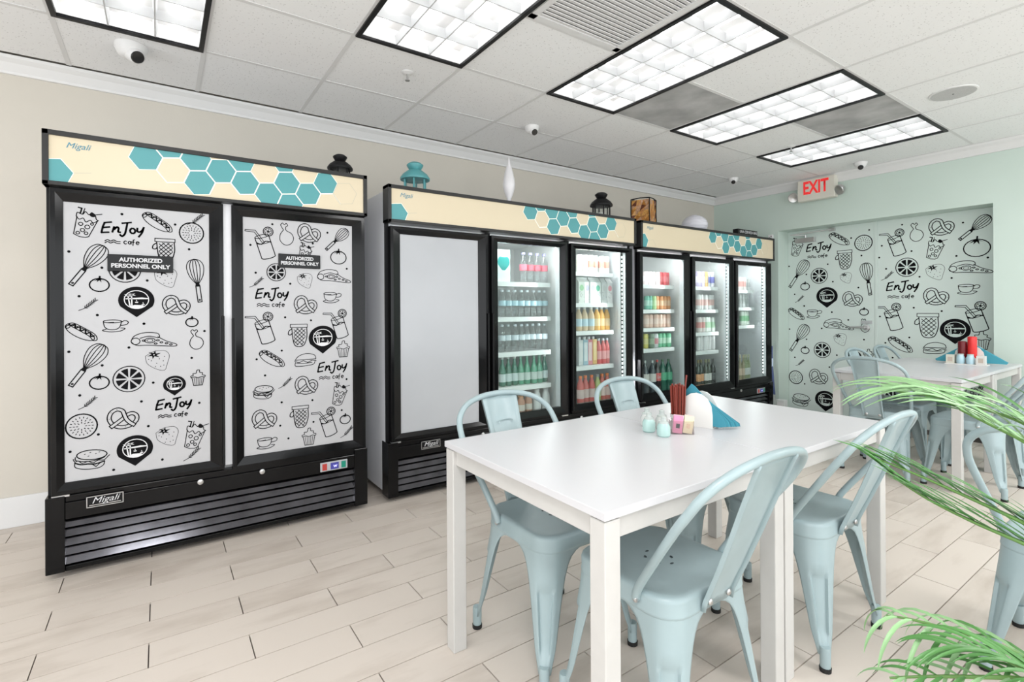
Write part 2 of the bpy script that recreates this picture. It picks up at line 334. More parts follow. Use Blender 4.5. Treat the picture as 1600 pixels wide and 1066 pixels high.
def draw(P, kind, a, b, s, e=None):
    if kind not in DOOD: DOOD[kind] = doodle(kind)
    if kind == 'sprig': s = s*.66
    if e is not None:       # whisk: (a,b) handle end, (s,e) top
        L = math.hypot(s-a, e-b); an = math.degrees(math.atan2(e-b, s-a)); f = lambda pts: [(a+x*L, b+y*L) for x, y in rot(pts, an)]
    else: f = lambda pts: [(a+x*s, b+y*s) for x, y in pts]
    nb = 0
    for t, pts, w_ in DOOD[kind]:
        if t in ('L', 'L0'): P.line(f(pts), P.lw*w_, .0006)
        elif t in ('L1', 'L2'): P.line(f(pts), P.lw*w_, .0010 if t == 'L1' else .0014)
        elif t in ('W1', 'W2'): P.fill(f(pts), .0008 if t == 'W1' else .0012, 2)
        elif t == 'B': nb += 1; P.fill(f(pts), .0008 + .0004*(nb > 1 and kind == 'pin'))
        else: P.fill(f(pts), .0010 if nb < 2 else .0016, 1)
def text(s, name, plane, a, b, val, size, m, parent, d=.001, w=None, bold=.0, shear=0, align='CENTER'):
    cu = bpy.data.curves.new(name, 'FONT'); cu.body = s; cu.size = 1; cu.offset = bold; cu.align_x = align; cu.align_y = 'CENTER'; cu.shear = shear; cu.fill_mode = 'FRONT'
    ob = bpy.data.objects.new(name, cu); C.objects.link(ob); dg = bpy.context.evaluated_depsgraph_get(); dg.update()
    me = bpy.data.meshes.new_from_object(ob.evaluated_get(dg)); bpy.data.objects.remove(ob)
    xs = [v.co.x for v in me.vertices]; W0 = max(xs)-min(xs)
    sx = (w/W0) if w else size
    for v in me.vertices:
        x, y = v.co.x*sx, v.co.y*size
        if plane == 'y': v.co = (a+x, val-d, b+y)
        elif plane == 'x': v.co = (val-d, -(a+x), b+y)
    me.materials.clear(); me.materials.append(m); me.name = name
    o = bpy.data.objects.new(name, me); C.objects.link(o)
    if parent: o.parent = parent
    return o
# positions of the printed drawings on the door films, in metres
F1A = [('sundae',-0.273,1.569,0.126),('enjoy',-0.135,1.555,0.163),('cafe',-0.141,1.494,0.127),('hotdog',-0.007,1.597,0.118),('sprig',0.149,1.627,0.089),('cucumber',0.132,1.559,0.101),('whisk',-0.324,1.292,-0.208,1.473),('mitt',0.023,1.467,0.111),('whisk',0.166,1.218,0.141,1.43),('citrus',-0.132,1.368,0.119),('strawberry',0.022,1.337,0.099),('tomato',-0.225,1.298,0.07),('pin',-0.089,1.217,0.138),('pretzel',0.068,1.203,0.114),('sprig',-0.266,1.202,0.081),('tomato',0.131,1.12,0.051),('cup',-0.169,1.11,0.1),('hotdog',-0.289,1.079,0.11),('pizza',-0.025,1.037,0.172),('chicken',0.147,1.031,0.095),('whisk',-0.327,0.842,-0.211,1.021),('strawberry',-0.013,0.939,0.104),('cupcake',0.155,0.841,0.076),('tomato',-0.227,0.853,0.07),('citrus',-0.119,0.857,0.119),('pin',0.058,0.81,0.093),('enjoy',0.058,0.72,0.15),('cafe',0.051,0.666,0.119),('sprig',-0.269,0.759,0.08),('cucumber',-0.29,0.659,0.109),('pretzel',-0.141,0.678,0.118),('strawberry',0.024,0.57,0.099),('sundae',0.139,0.556,0.13),('burger',-0.256,0.508,0.127),('pin',-0.098,0.519,0.138),('sprig',0.127,0.463,0.088)]
F1A_dots = [(-0.33,1.44),(-0.142,1.625),(0.064,1.595),(0.121,1.478),(-0.216,1.373),(-0.048,1.319),(-0.296,1.242),(-0.233,1.157),(-0.061,1.114),(0.184,1.072),(-0.062,1.114),(-0.119,1.004),(-0.332,0.995),(-0.217,0.927),(0.129,0.941),(-0.027,0.832),(-0.296,0.798),(-0.073,0.747),(0.16,0.715),(-0.232,0.614),(-0.047,0.627),(-0.33,0.551),(-0.178,0.443),(0.007,0.459)]
F1B = [('drink',0.457,1.534,0.173),('chicken',0.566,1.587,0.115),('pretzel',0.688,1.604,0.122),('whisk',0.778,1.517,0.899,1.64),('sundae',0.664,1.489,0.106),('tomato',0.847,1.481,0.088),('citrus',0.517,1.379,0.093),('strawberry',0.66,1.34,0.088),('pizza',0.819,1.368,0.179),('sprig',0.42,1.32,0.081),('enjoy',0.5,1.26,0.167),('cafe',0.49,1.202,0.135),('cup',0.81,1.249,0.107),('pretzel',0.667,1.205,0.121),('drink',0.454,1.081,0.17),('drink',0.846,1.095,0.169),('mitt',0.63,1.035,0.123),('pin',0.757,1.007,0.152),('cupcake',0.871,0.949,0.092),('hotdog',0.493,0.913,0.125),('sandwich',0.664,0.899,0.114),('enjoy',0.813,0.848,0.168),('cafe',0.804,0.79,0.135),('sprig',0.558,0.777,0.083),('pretzel',0.669,0.759,0.121),('sundae',0.848,0.688,0.125),('burger',0.453,0.742,0.105),('pretzel',0.456,0.598,0.12),('mitt',0.635,0.586,0.12),('drink',0.779,0.539,0.167),('tomato',0.88,0.544,0.059),('sprig',0.888,0.465,0.089),('cup',0.466,0.471,0.105),('cupcake',0.68,0.471,0.092)]
F1B_dots = [(0.499,1.636),(0.786,1.614),(0.393,1.518),(0.706,1.547),(0.547,1.473),(0.894,1.413),(0.417,1.373),(0.587,1.319),(0.56,1.136),(0.694,1.117),(0.542,0.956),(0.419,0.916),(0.459,0.828),(0.699,0.671),(0.889,0.773),(0.54,0.676),(0.532,0.551),(0.704,0.549),(0.86,0.596),(0.573,0.476)]
G1 = [('sundae',-2.93,1.861,0.198),('enjoy',-2.691,1.838,0.266),('cafe',-2.71,1.739,0.207),('hotdog',-2.49,1.904,0.2),('cucumber',-2.26,1.84,0.159),('mitt',-2.437,1.68,0.198),('whisk',-3.012,1.41,-2.819,1.705),('citrus',-2.692,1.524,0.17),('tomato',-2.842,1.417,0.094),('strawberry',-2.43,1.489,0.123),('whisk',-2.2,1.299,-2.244,1.631),('pin',-2.614,1.282,0.217),('pretzel',-2.364,1.263,0.187),('sprig',-2.905,1.267,0.117),('tomato',-2.258,1.128,0.08),('cup',-2.748,1.107,0.169),('hotdog',-2.942,1.099,0.178),('pizza',-2.508,0.991,0.283),('chicken',-2.253,0.982,0.133),('whisk',-3.006,0.676,-2.823,0.976),('strawberry',-2.489,0.832,0.137),('cupcake',-2.22,0.68,0.119),('citrus',-2.665,0.705,0.169),('tomato',-2.846,0.694,0.087),('sprig',-2.903,0.541,0.117),('cucumber',-2.95,0.374,0.147),('pretzel',-2.705,0.407,0.193),('burger',-2.891,0.125,0.204),('pin',-2.634,0.145,0.218),('pin',-2.349,0.646,0.135),('sundae',-2.251,0.3,0.179),('enjoy',-2.332,0.504,0.203)]
G1_dots = [(-2.207,1.967),(-2.373,1.904),(-2.278,1.71),(-3.018,1.652),(-2.603,1.645),(-2.553,1.452),(-2.827,1.547),(-2.957,1.327),(-2.308,1.378),(-2.852,1.191),(-2.566,1.122),(-2.853,1.193),(-2.564,1.121),(-2.405,1.039),(-3.017,0.925),(-2.669,0.942),(-2.829,0.815),(-2.26,0.837),(-2.959,0.602),(-2.518,0.658),(-2.593,0.522),(-2.853,0.309),(-2.551,0.322)]
G2 = [('drink',-1.981,1.813,0.266),('chicken',-1.816,1.893,0.173),('pretzel',-1.62,1.922,0.189),('whisk',-1.49,1.783,-1.282,1.971),('sundae',-1.67,1.72,0.199),('tomato',-1.371,1.707,0.183),('citrus',-1.89,1.561,0.181),('strawberry',-1.674,1.503,0.157),('pizza',-1.422,1.528,0.291),('sprig',-2.054,1.481,0.128),('enjoy',-1.923,1.373,0.272),('cafe',-1.942,1.273,0.216),('cup',-1.431,1.335,0.164),('pretzel',-1.663,1.272,0.192),('drink',-2.012,1.077,0.274),('drink',-1.383,1.082,0.275),('mitt',-1.727,0.994,0.231),('pin',-1.526,0.945,0.223),('hotdog',-1.949,0.799,0.201),('sandwich',-1.677,0.784,0.178),('cupcake',-1.345,0.872,0.159),('enjoy',-1.455,0.692,0.201),('sprig',-1.852,0.581,0.124),('pretzel',-1.669,0.495,0.183),('burger',-2.037,0.468,0.196),('sundae',-1.395,0.445,0.195),('citrus',-2.011,0.267,0.166),('cup',-1.778,0.189,0.17),('mitt',-1.609,0.216,0.203)]
G2_dots = [(-1.926,1.982),(-1.465,1.936),(-2.098,1.793),(-2.121,1.675),(-1.851,1.715),(-2.062,1.557),(-1.789,1.462),(-1.513,1.637),(-1.298,1.604),(-1.548,1.437),(-1.836,1.165),(-1.622,1.132),(-2.118,1.078),(-1.873,0.875),(-2.072,0.813),(-2.011,0.668)]
# ---------------------------------------------------------------- the room
XW = 5.78; YW = 3.84; X0 = -3.0; Y0 = -3.2; ZC = 2.553
fl = box('floor', X0, XW+.3, Y0, YW, -.06, -.009, GROUT); tag(fl, kind='structure')
TL, TWD = .612, .153
tiles = []
j = -32
while True:
    yc = 1.676+j*TWD
    if yc > YW: break
    off = .872 if j % 2 == 0 else .575
    if yc > Y0+.1:
        i0 = int((X0-off)/TL)-1
        for i in range(i0, 12):
            xa = off+i*TL; xb = xa+TL
            if xb < X0 or xa > XW: continue
            cx, cy = (xa+xb)/2, yc; v = Vector((cx, cy, -EYE)); d = v.dot(F); r = v.dot(R)
            vis = d > .35 and abs(r/d) < 1.08 and (EYE/d*795+484) < 1200
            if vis and cy > 3.2 and -.2 < cx < 5.4: vis = False
            tiles.append((d if vis else 99+d, xa, xb, yc))
    j += 1
tiles.sort()
tm = {}
rest = MB()
for n, (d, xa, xb, yc) in enumerate(tiles):
    a, b = max(xa+.0020, X0), min(xb-.0020, XW); h0 = TWD/2-.0020
    if n < 300:
        key = round(b-a, 3)
        if key not in tm:
            o = MB().box(0, b-a, -h0, h0, -.009, 0).build('floor_tile', FLOOR, fl); tm[key] = o.data
        else:
            o = bpy.data.objects.new('floor_tile', tm[key]); C.objects.link(o); o.parent = fl
        o.location = (a, yc, random.uniform(-.0003, .0003))
    else: rest.box(a, b, yc-h0, min(yc+h0, YW), -.008, 0)
tag(rest.build('floor_tile_field', FLOOR, fl), kind='stuff')
# walls
tag(box('wall_left', X0, XW+.3, YW, YW+.12, 0, 2.7, W_BEIGE), kind='structure')
tag(box('baseboard_left', X0, XW, YW-.015, YW, 0, .165, WHITE, bevel=.003), kind='structure')
ry0, ry1, rz, XD = 1.215, 3.03, 2.045, 6.0
wb = MB(); wb.box(XW, XD+.1, ry1, YW, 0, 2.7); wb.box(XW, XD+.1, Y0, ry0, 0, 2.7); wb.box(XW, XD+.1, ry0, ry1, rz, 2.7)
tag(wb.build('wall_back', W_GREEN), kind='structure')
tag(box('wall_right', X0, XW+.3, Y0-.1, Y0, 0, .35, W_BEIGE), kind='structure')
wr = MB().box(X0, XW+.3, Y0-.1, Y0, 2.4, 2.7)
for x in (-3, -.8, 1.4, 3.6, 5.7): wr.box(x-.04, x+.04, Y0-.1, Y0, .35, 2.4)
tag(wr.build('window_1', DGREY), kind='structure')
wr = MB().box(X0-.1, X0, Y0, YW, 0, .35).box(X0-.1, X0, Y0, YW, 2.4, 2.7).box(X0-.1, X0, 2.5, YW, .35, 2.4)
tag(wr.build('wall_front', W_BEIGE), kind='structure')
# crown moulding on two walls
cm = MB()
prof = [(0, 0), (.018, .0), (.022, .012), (.05, .05), (.075, .068), (.082, .082), (.0, .082)]
for kind in ('y', 'x'):
    n = len(prof)
    if kind == 'y': vs = [(x, YW-p, ZC-.084+z) for x in (X0, XW) for p, z in prof]
    else: vs = [(XW-p, y, ZC-.084+z) for y in (YW, Y0) for p, z in prof]
    c_ = MB().add(vs, [(i, i+1, n+i+1, n+i) for i in range(n-1)]); tag(c_.build('trim_1' if kind == 'y' else 'trim_2', WHITE), kind='structure')
# ceiling: slab above, bars, tiles
ce = box('ceiling', X0, XW+.3, Y0, YW, 2.64, 2.7, GROUT); tag(ce, kind='structure')
GX = [2.03+.61*k for k in range(-8, 7)]
rowY = [3.745, 3.15, 2.54, 1.32, .10, -1.12, -2.34, -3.2]
lights = {(-.41, 1.93): 1, (.81, 1.32): 2, (2.03, 1.32): 3, (3.25, 1.32): 4, (4.47, 1.32): 5}
occ = {}
for (x, y) in lights: occ[round(x, 2)] = (y, y+1.22)
bars = MB()
for x in GX: bars.box(x-.011, x+.011, Y0, 3.745, ZC-.002, ZC+.03)
def hole(x0, x1, y0, y1):
    return any(x0 < lx+.3 < x1 and not (y1 <= ly+.01 or y0 >= ly+1.21) for lx, ly in lights) or (x0 < 1.72 < x1 and y0 < 1.32 < y1+0 and y1 <= 1.94)
tp = {}
def ctile(x0, x1, y0, y1, m, lab=None):
    k = (round(x1-x0, 3), round(y1-y0, 3), m.name)
    if k not in tp:
        w, l = x1-x0-.016, y1-y0-.016; o = MB().box(-w/2, w/2, -l/2, l/2, -.0, .016).build('ceiling_tile', m, ce); tp[k] = o.data
    else: o = bpy.data.objects.new('ceiling_tile', tp[k]); C.objects.link(o); o.parent = ce
    o.location = ((x0+x1)/2, (y0+y1)/2, ZC+random.uniform(-.0005, .0015)); 
    if lab: o['label'] = lab
    return o
STAIN = mat('stained_grey_vent_tile', (.42, .42, .42), .9, noise=.28, nscale=4)
XS = [-3.0]+GX+[XW]
for a, b in zip(XS, XS[1:]):
    if b-a < .05: continue
    cuts = list(rowY)
    k = round(a, 2)
    if abs(a+.41) < .02: cuts = [3.745, 3.15, 1.93, 1.32, .10, -1.12, -2.34, -3.2]
    if abs(a-1.42) < .02: cuts = [3.745, 3.15, 2.54, 1.93, .71, .10, -1.12, -2.34, -3.2]
    if abs(a-2.64) < .02: cuts = [3.745, 3.15, 2.54, 1.93, 1.32, .10, -1.12, -2.34, -3.2]
    if abs(a-3.86) < .02: cuts = [3.745, 3.15, 2.54, 1.93, 1.32, .10, -1.12, -2.34, -3.2]
    for y1, y0 in zip(cuts, cuts[1:]):
        if y0 > -3.1: bars.box(a+.011, b-.011, y0-.011, y0+.011, ZC-.0015, ZC+.03)
        if any(abs(a-lx) < .02 and abs(y0-ly) < .02 for lx, ly in lights): continue
        if abs(a-1.42) < .02 and abs(y0-.71) < .02: continue
        st = (abs(a-2.64) < .02 and abs(y0-1.93) < .02) or (abs(a-3.86) < .02 and abs(y0-1.32) < .02)
        if b > -3.0 and y1 > -3.2: ctile(a, b, y0, y1, STAIN if st else TILE, 'grey dirty air vent tile between two ceiling lights' if st else None)
bars.build('ceiling_grid', TBAR, ce)
# return air grille
v = empty('air_return_grille', (1.725, 1.32, ZC)); tag(v, 'white slatted air return grille in the ceiling beside the longest visible light', 'vent')
g = MB(); W_, L_ = .295, .60
g.box(-W_, W_, -L_, -L_+.035, -.006, .006); g.box(-W_, W_, L_-.035, L_, -.006, .006); g.box(-W_, -W_+.035, -L_, L_, -.006, .006); g.box(W_-.035, W_, -L_, L_, -.006, .006)
g.build('frame', TBAR, v); box('backing', -W_, W_, -L_, L_, .03, .035, mat('grey_duct', (.5, .5, .5), .8), v)
sl = None
for i in range(44):
    y = -L_+.045+i*(2*L_-.09)/43
    if sl is None: sl = MB().box(-W_+.035, W_-.035, -.0115, .0115, -.002, .002).build('slat', TBAR, v); s_ = sl
    else: s_ = bpy.data.objects.new('slat', sl.data); C.objects.link(s_); s_.parent = v
    s_.location = (0, y, 0); s_.rotation_euler = (math.radians(16), 0, 0)
# troffers
def troffer():
    r = empty('ceiling_light')
    f = MB(); a, b = .302, .607
    f.box(-a, a, -b, -b+.022, -.012, .004); f.box(-a, a, b-.022, b, -.012, .004); f.box(-a, -a+.022, -b+.022, b-.022, -.012, .004); f.box(a-.022, a, -b+.022, b-.022, -.012, .004)
    f.build('frame', BLACKM, r)
    h = MB(); a, b = .28, .585
    h.add([(-a, -b, 0), (a, -b, 0), (a, b, 0), (-a, b, 0), (-a, -b, .075), (a, -b, .075), (a, b, .075), (-a, b, .075)], [(0, 1, 5, 4), (1, 2, 6, 5), (2, 3, 7, 6), (3, 0, 4, 7), (4, 5, 6, 7)])
    h.build('housing', mat('white_reflector', (.85, .85, .85), .4), r)
    lou = mat('louver_white', (.58, .59, .60), .35, spec=.4)
    for k in range(1, 3):
        x = -a+2*a*k/3; q = MB(); q.add([(x-.010, -b, .045), (x-.003, -b, 0), (x+.003, -b, 0), (x+.010, -b, .045), (x-.010, b, .045), (x-.003, b, 0), (x+.003, b, 0), (x+.010, b, .045)], [(0, 1, 5, 4), (1, 2, 6, 5), (2, 3, 7, 6), (3, 0, 4, 7)]); q.build('louver', lou, r)
    for k in range(1, 6):
        y = -b+2*b*k/6; q = MB(); q.add([(-a, y-.010, .045), (-a, y-.003, 0), (-a, y+.003, 0), (-a, y+.010, .045), (a, y-.010, .045), (a, y-.003, 0), (a, y+.003, 0), (a, y+.010, .045)], [(0, 4, 5, 1), (1, 5, 6, 2), (2, 6, 7, 3), (3, 7, 4, 0)]); q.build('louver', lou, r)
    tb = mat('fluorescent_tube', (1, 1, 1), .5, emit=TUBE)
    for k in range(3):
        x = -a+2*a*(k+.5)/3; MB().tube([(x, -b+.02, .058), (x, b-.02, .058)], .013, 8).build('tube', tb, r, smooth=50)
    return r
labs = {1: 'white gridded ceiling light at top left above the branded double cooler', 2: 'white gridded ceiling light in black frame cut off at top centre', 3: 'large white gridded ceiling light beside the air return grille', 4: 'gridded ceiling light between the two grey stained tiles', 5: 'gridded ceiling light farthest from camera near the exit sign'}
t0 = None
for (x, y), n in lights.items():
    o = troffer() if t0 is None else copy_tree(t0); t0 = t0 or o
    o.location = (x+.305, y+.61, ZC); tag(o, labs[n], 'ceiling light', 'gridded ceiling lights')
for x, y in ((-.41, -.5), (2.03, -1.7), (4.47, -1.1)):
    area('added_ceiling_fill', (x+.305, y+.3, ZC-.01), (0, 0, 0), .54, 1.14, FILL_WATTS*1.4)  # fill light added out of view, no fixture modelled

# doors in the green wall
d1 = MB().box(XD, XD+.045, 2.16, ry1, 0, rz).build('door_1', DOORGREEN, bevel=.003); tag(d1, 'pale green left door leaf with black food line drawings and lever', kind='structure')
d2 = MB().box(XD+.004, XD+.045, ry0, 2.135, 0, rz).build('door_2', DOORGREEN, bevel=.003); tag(d2, 'pale green right door leaf covered in black food line drawings', kind='structure')
tag(box('trim_3', XD-.004, XD+.05, 2.135, 2.16, 0, rz, DOORGREEN, bevel=.002), kind='structure')
def prints(name, parent, plane, val, lw, items, dots, dr):
    P = Print(plane, val, lw)
    for it in items: draw(P, it[0], it[1], it[2], it[3], it[4] if len(it) > 4 else None)
    for a, b in dots: P.fill(ell(a, b, dr, n=7))
    P.m.build(name, [INK, PAPERW if plane == 'y' else DOORGREEN, FILM if plane == 'y' else DOORGREEN], parent)
prints('food_drawings', d1, 'x', XD, .0058, G1, G1_dots, .009)
prints('food_drawings', d2, 'x', XD+.004, .0058, G2, G2_dots, .009)
# lever and closer
lv = MB().lathe([(.0, 0), (.032, 0), (.032, .012), (.012, .014), (.012, .05)], 18).build('door_handle', METAL, d1, smooth=40); lv.location = (XD, 2.235, .965); lv.rotation_euler = (0, math.radians(-90), 0)
MB().tube([(XD-.05, 2.235, .965), (XD-.055, 2.30, .965), (XD-.05, 2.37, .963)], .011, 10).build('door_handle', METAL, d1, smooth=50)
MB().box(XD-.004, XD, 2.185, 2.285, 1.0, 1.035).build('latch_plate', METAL, d1)
cl = MB().box(XD-.05, XD, 2.72, 2.93, 1.905, 1.955); cl.tube([(XD-.03, 2.82, 1.955), (XD-.03, 2.82, 1.99)], .012); cl.tube([(XD-.03, 2.82, 1.985), (XD-.14, 2.93, 1.99)], .007); cl.tube([(XD-.14, 2.93, 1.99), (XD-.02, 2.55, 2.02)], .007); cl.box(XD-.03, XD, 2.52, 2.58, 2.0, 2.035)
tag(cl.build('door_closer', METAL, bevel=.002), 'grey metal door closer with folding arm above the left green door', 'door closer')
# exit sign
ex = empty('exit_sign', (XW, 2.575, 2.30)); tag(ex, 'white emergency exit sign with red letters and two lamp heads', 'sign')
MB().box(-.11, -.03, -.185, .185, .01, .235).build('sign_housing', mat('ivory_plastic', (.74, .72, .64), .4), ex, bevel=.008)
MB().box(-.03, 0, -.10, .10, .05, .2).build('mounting', MATS['ivory_plastic'], ex)
RED = mat('red_exit_letters', (.75, .03, .03), .4, emit=.5)
t = text('EXIT', 'exit_lettering', 'x', 0, 0, 0, .185, RED, ex, w=.25, bold=.03); t.location = (-.111, 0, .137)
for s in (-1, 1):
    q = MB(); q.lathe([(.03, 0), (.05, .03), (.052, .055), (.046, .06), (.0, .05)], 16); h_ = q.build('lamp_head', METAL, ex, smooth=40); h_.location = (-.07, s*.245, .085-.02*s*0); h_.rotation_euler = (math.radians(20*s), math.radians(-115), 0)
    MB().tube([(-.06, s*.18, .08), (-.06, s*.235, .085)], .014).build('lamp_arm', MATS['ivory_plastic'], ex)

# ---------------------------------------------------------------- coolers
YF = 2.96
def clip_poly(P, x0, x1, z0, z1):
    for ax, lim, sgn in ((0, x0, 1), (0, x1, -1), (1, z0, 1), (1, z1, -1)):
        Q = []
        for i in range(len(P)):
            a, b = P[i], P[(i+1) % len(P)]; da, db = sgn*(a[ax]-lim), sgn*(b[ax]-lim)
            if da >= 0: Q.append(a)
            if da*db < 0: t = da/(da-db); Q.append((a[0]+(b[0]-a[0])*t, a[1]+(b[1]-a[1])*t))
        P = Q
        if not P: return P
    return P
HEX = [(0, 0, 't'), (1, 0, 'o'), (1, 1, 't'), (2, 0, 't'), (2, -1, 't'), (3, 0, 't'), (3, -1, 'o'), (4, 0, 't'), (4, -1, 't'), (5, 0, 'o'), (5, -1, 't'), (6, -1, 't'), (6, 0, 't'), (6, -2, 't'), (7, 0, 'o'), (7, -1, 't'), (8, -1, 't'), (8, -2, 'o'), (9, -1, 'l'), (4, -2, 'o'), (5, -2, 'o')]
def header(root, x0, x1, z0, z1, ox, oz, lx, lz):
    f = MB(); e = .022; y0, y1 = YF-.03, YF+.06
    f.box(x0, x1, y0, y1, z1-e, z1); f.box(x0, x1, y0, y1, z0, z0+e*.8); f.box(x0, x0+e, y0, y1, z0, z1); f.box(x1-e, x1, y0, y1, z0, z1); f.box(x0, x1, y1-.01, y1, z0, z1)
    f.build('header_frame', DGREY, root, bevel=.002)
    a0, a1, b0, b1 = x0+e, x1-e, z0+e*.8, z1-e
    p = box('sign_panel', a0, a1, YF-.022, YF-.012, b0, b1, CREAM, root)
    P = Print('y', YF-.022, .004); c, s_, ph = math.cos(math.radians(7.5)), math.sin(math.radians(7.5)), 7.5
    def hexat(cx, cz, typ, s=.0675):
        full = [(cx+s*math.cos(math.radians(60*k+ph)), cz+s*math.sin(math.radians(60*k+ph))) for k in range(6)]
        inn = [(cx+(x-cx)*.95, cz+(y-cz)*.95) for x, y in full]
        if typ == 't':
            q = clip_poly(full, a0, a1, b0, b1)
            if q: P.fill(q, .0006, 1)
            q = clip_poly(inn, a0, a1, b0, b1)
            if q: P.fill(q, .0012, 0)
        else:
            for u, v_ in zip(full, full[1:]+full[:1]):
                if all(a0 < t[0] < a1 and b0 < t[1] < b1 for t in (u, v_)): P.line([u, v_], .002 if typ == 'l' else .005, .0007, 2 if typ == 'l' else 1)
    for i, j, t in HEX:
        u = i*.1012; v_ = (j-(.5 if i % 2 else 0))*.117
        hexat(ox+u*c-v_*s_, oz+u*s_+v_*c, t)
    P.m.build('hexagon_print', [TEAL, HEXLINE, HEXTHIN], root)
    P.m = MB(); hexat(lx, lz, 't', .072); P.m.build('corner_hexagon_print', [TEAL, HEXLINE, HEXTHIN], root)
    P.m = MB(); hexat(lx+.103, lz-.045, 'l')
    if P.m.v: P.m.build('outline_hexagon_print', [TEAL, HEXLINE, HEXTHIN], root)
    text('Migali', 'header_brand_lettering', 'y', x0+.118, z1-.058, YF-.022, .036, mat('blue_lettering', (.05, .25, .36), .5), root, d=.0012, bold=0, shear=.35)
def slats(root, x0, x1, z0, z1, n=5):
    p = None
    hgt = (z1-z0)/n
    for k in range(n):
        z = z0+k*hgt
        q = MB().add([(x0, YF+.03, z), (x1, YF+.03, z), (x1, YF+.004, z+.006), (x0, YF+.004, z+.006), (x0, YF+.022, z+hgt*.86), (x1, YF+.022, z+hgt*.86), (x1, YF+.045, z+hgt*.98), (x0, YF+.045, z+hgt*.98)], [(0, 1, 2, 3), (3, 2, 5, 4), (4, 5, 6, 7)])
        q.build('grille_slat', mat('glossy_black_louver', (.085, .085, .095), .14, metal=1, noise=.3, nscale=9), root)
def base(root, x0, x1, zt, logo, lock, ctrl):
    zk = .362; g0, g1 = x0+.065, x1-.075
    b = MB(); b.box(x0, g0, YF-.005, YF+.10, .03, zk); b.box(g1, x1, YF-.005, YF+.10, .03, zk); b.box(g0, g1, YF-.002, YF+.10, .258, zk-.03); b.box(g0, g1, YF+.004, YF+.10, zk-.03, zk); b.box(g0, g1, YF+.0, YF+.10, .03, .052); b.box(g0, g1, YF+.05, YF+.10, .05, .26)
    b.build('base_panel', BLACK, root, bevel=.003)
    slats(root, g0, g1, .054, .256)
    if logo:
        P = Print('y', YF-.003, .003); x, z = logo; w_, h_ = .135, .052
        box('brand_badge', x, x+w_, YF-.006, YF-.002, z, z+h_, BLACKM, root)
        P.val = YF-.006; P.line([(x+.003, z+.003), (x+w_-.003, z+.003), (x+w_-.003, z+h_-.003), (x+.003, z+h_-.003)], .003, close=True); P.line([(x+.012, z+.011), (x+w_-.012, z+.011)], .003); P.m.build('badge_border', METAL, root)
        text('Migali', 'badge_lettering', 'y', x+w_/2, z+.03, YF-.006, .038, MATS['white_laminate'], root, w=.1, bold=0, shear=.35)
    for x in lock:
        q = MB().lathe([(.013, 0), (.013, .006), (.008, .008), (.0, .008)], 14).build('lock', METAL, root, smooth=40); q.location = (x, YF-.002, .325); q.rotation_euler = (math.radians(90), 0, 0)
    if ctrl:
        x = ctrl; box('control_panel', x, x+.15, YF-.008, YF, .266, .316, mat('grey_panel', (.45, .46, .48), .4), root, bevel=.002)
        for nm, a, b_, mm in (('red_switch', .01, .035, mat('red_switch', (.45, .05, .04), .4)), ('temperature_display', .055, .10, mat('blue_display', (.05, .05, .25), .3, emit=.3)), ('green_switch', .115, .14, mat('green_switch', (.01, .25, .17), .4))):
            box(nm, x+a, x+b_, YF-.011, YF-.007, .273, .309, mm, root)
        text('w', 'display_digits', 'y', x+.08, .292, YF-.011, .03, mat('display_glow', (.5, .5, 1), .4, emit=2), root)
    for x in (x0+.12, (x0+x1)/2, x1-.12):
        for y in (YF+.10, YF+.70):
            q = MB().tube([(x-.012, y, .022), (x+.012, y, .022)], .022, 12); q.box(x-.02, x+.02, y-.02, y+.02, .03, .05); q.build('caster', RUBBER, root)
def door(root, x0, x1, z0, z1, g, style, hside):
    a0, a1, b0, b1 = g; y0, y1 = YF, YF+.045
    f = MB()
    # mitred frame with sloped inner face
    o = [(x0, z0), (x1, z0), (x1, z1), (x0, z1)]; i_ = [(a0, b0), (a1, b0), (a1, b1), (a0, b1)]
    vs = [(x, y0, z) for x, z in o]+[(x, y0+.0, z) for x, z in [(x0+.018, z0+.018), (x1-.018, z0+.018), (x1-.018, z1-.018), (x0+.018, z1-.018)]]+[(x, y0+.010, z) for x, z in i_]+[(x, y1, z) for x, z in i_]+[(x, y1, z) for x, z in o]
    fs = []
    for k in range(4):
        n = (k+1) % 4
        for l in range(4): fs.append((l*4+k, l*4+n, (l+1)*4+n, (l+1)*4+k))
        fs.append((16+k, 16+n, n, k))
    f.add(vs, fs); d = f.build('door', BLACK, root, bevel=.0015)
    e = .006; gy = YF+.014
    if style in ('print1', 'print2', 'frost'):
        box('door_film', a0-e, a1+e, gy, gy+.004, b0-e, b1+e, FROST if style == 'frost' else FILM, d)
        box('door_pane', a0-e, a1+e, gy+.006, gy+.010, b0-e, b1+e, GLASS, d)
    else:
        box('door_pane', a0-e, a1+e, gy, gy+.005, b0-e, b1+e, GLASS, d)
        r = MB(); r.box(a1-.004, a1+.01, gy+.006, gy+.03, b0, b1); r.box(a0-.01, a0+.004, gy+.006, gy+.03, b0, b1); r.build('gasket', CABWHITE, d)
    hx = x1-.004 if hside > 0 else x0+.004
    MB().box(hx-.006, hx+.006, YF-.014, YF+.004, z0+.02, z0+.78).build('door_handle', BLACKM, d, bevel=.003)
    hg = x0+.03 if hside > 0 else x1-.03
    MB().box(hg-.03, hg+.03, YF+.002, YF+.03, z0-.010, z0-.002).build('hinge', METAL, d)
    return d
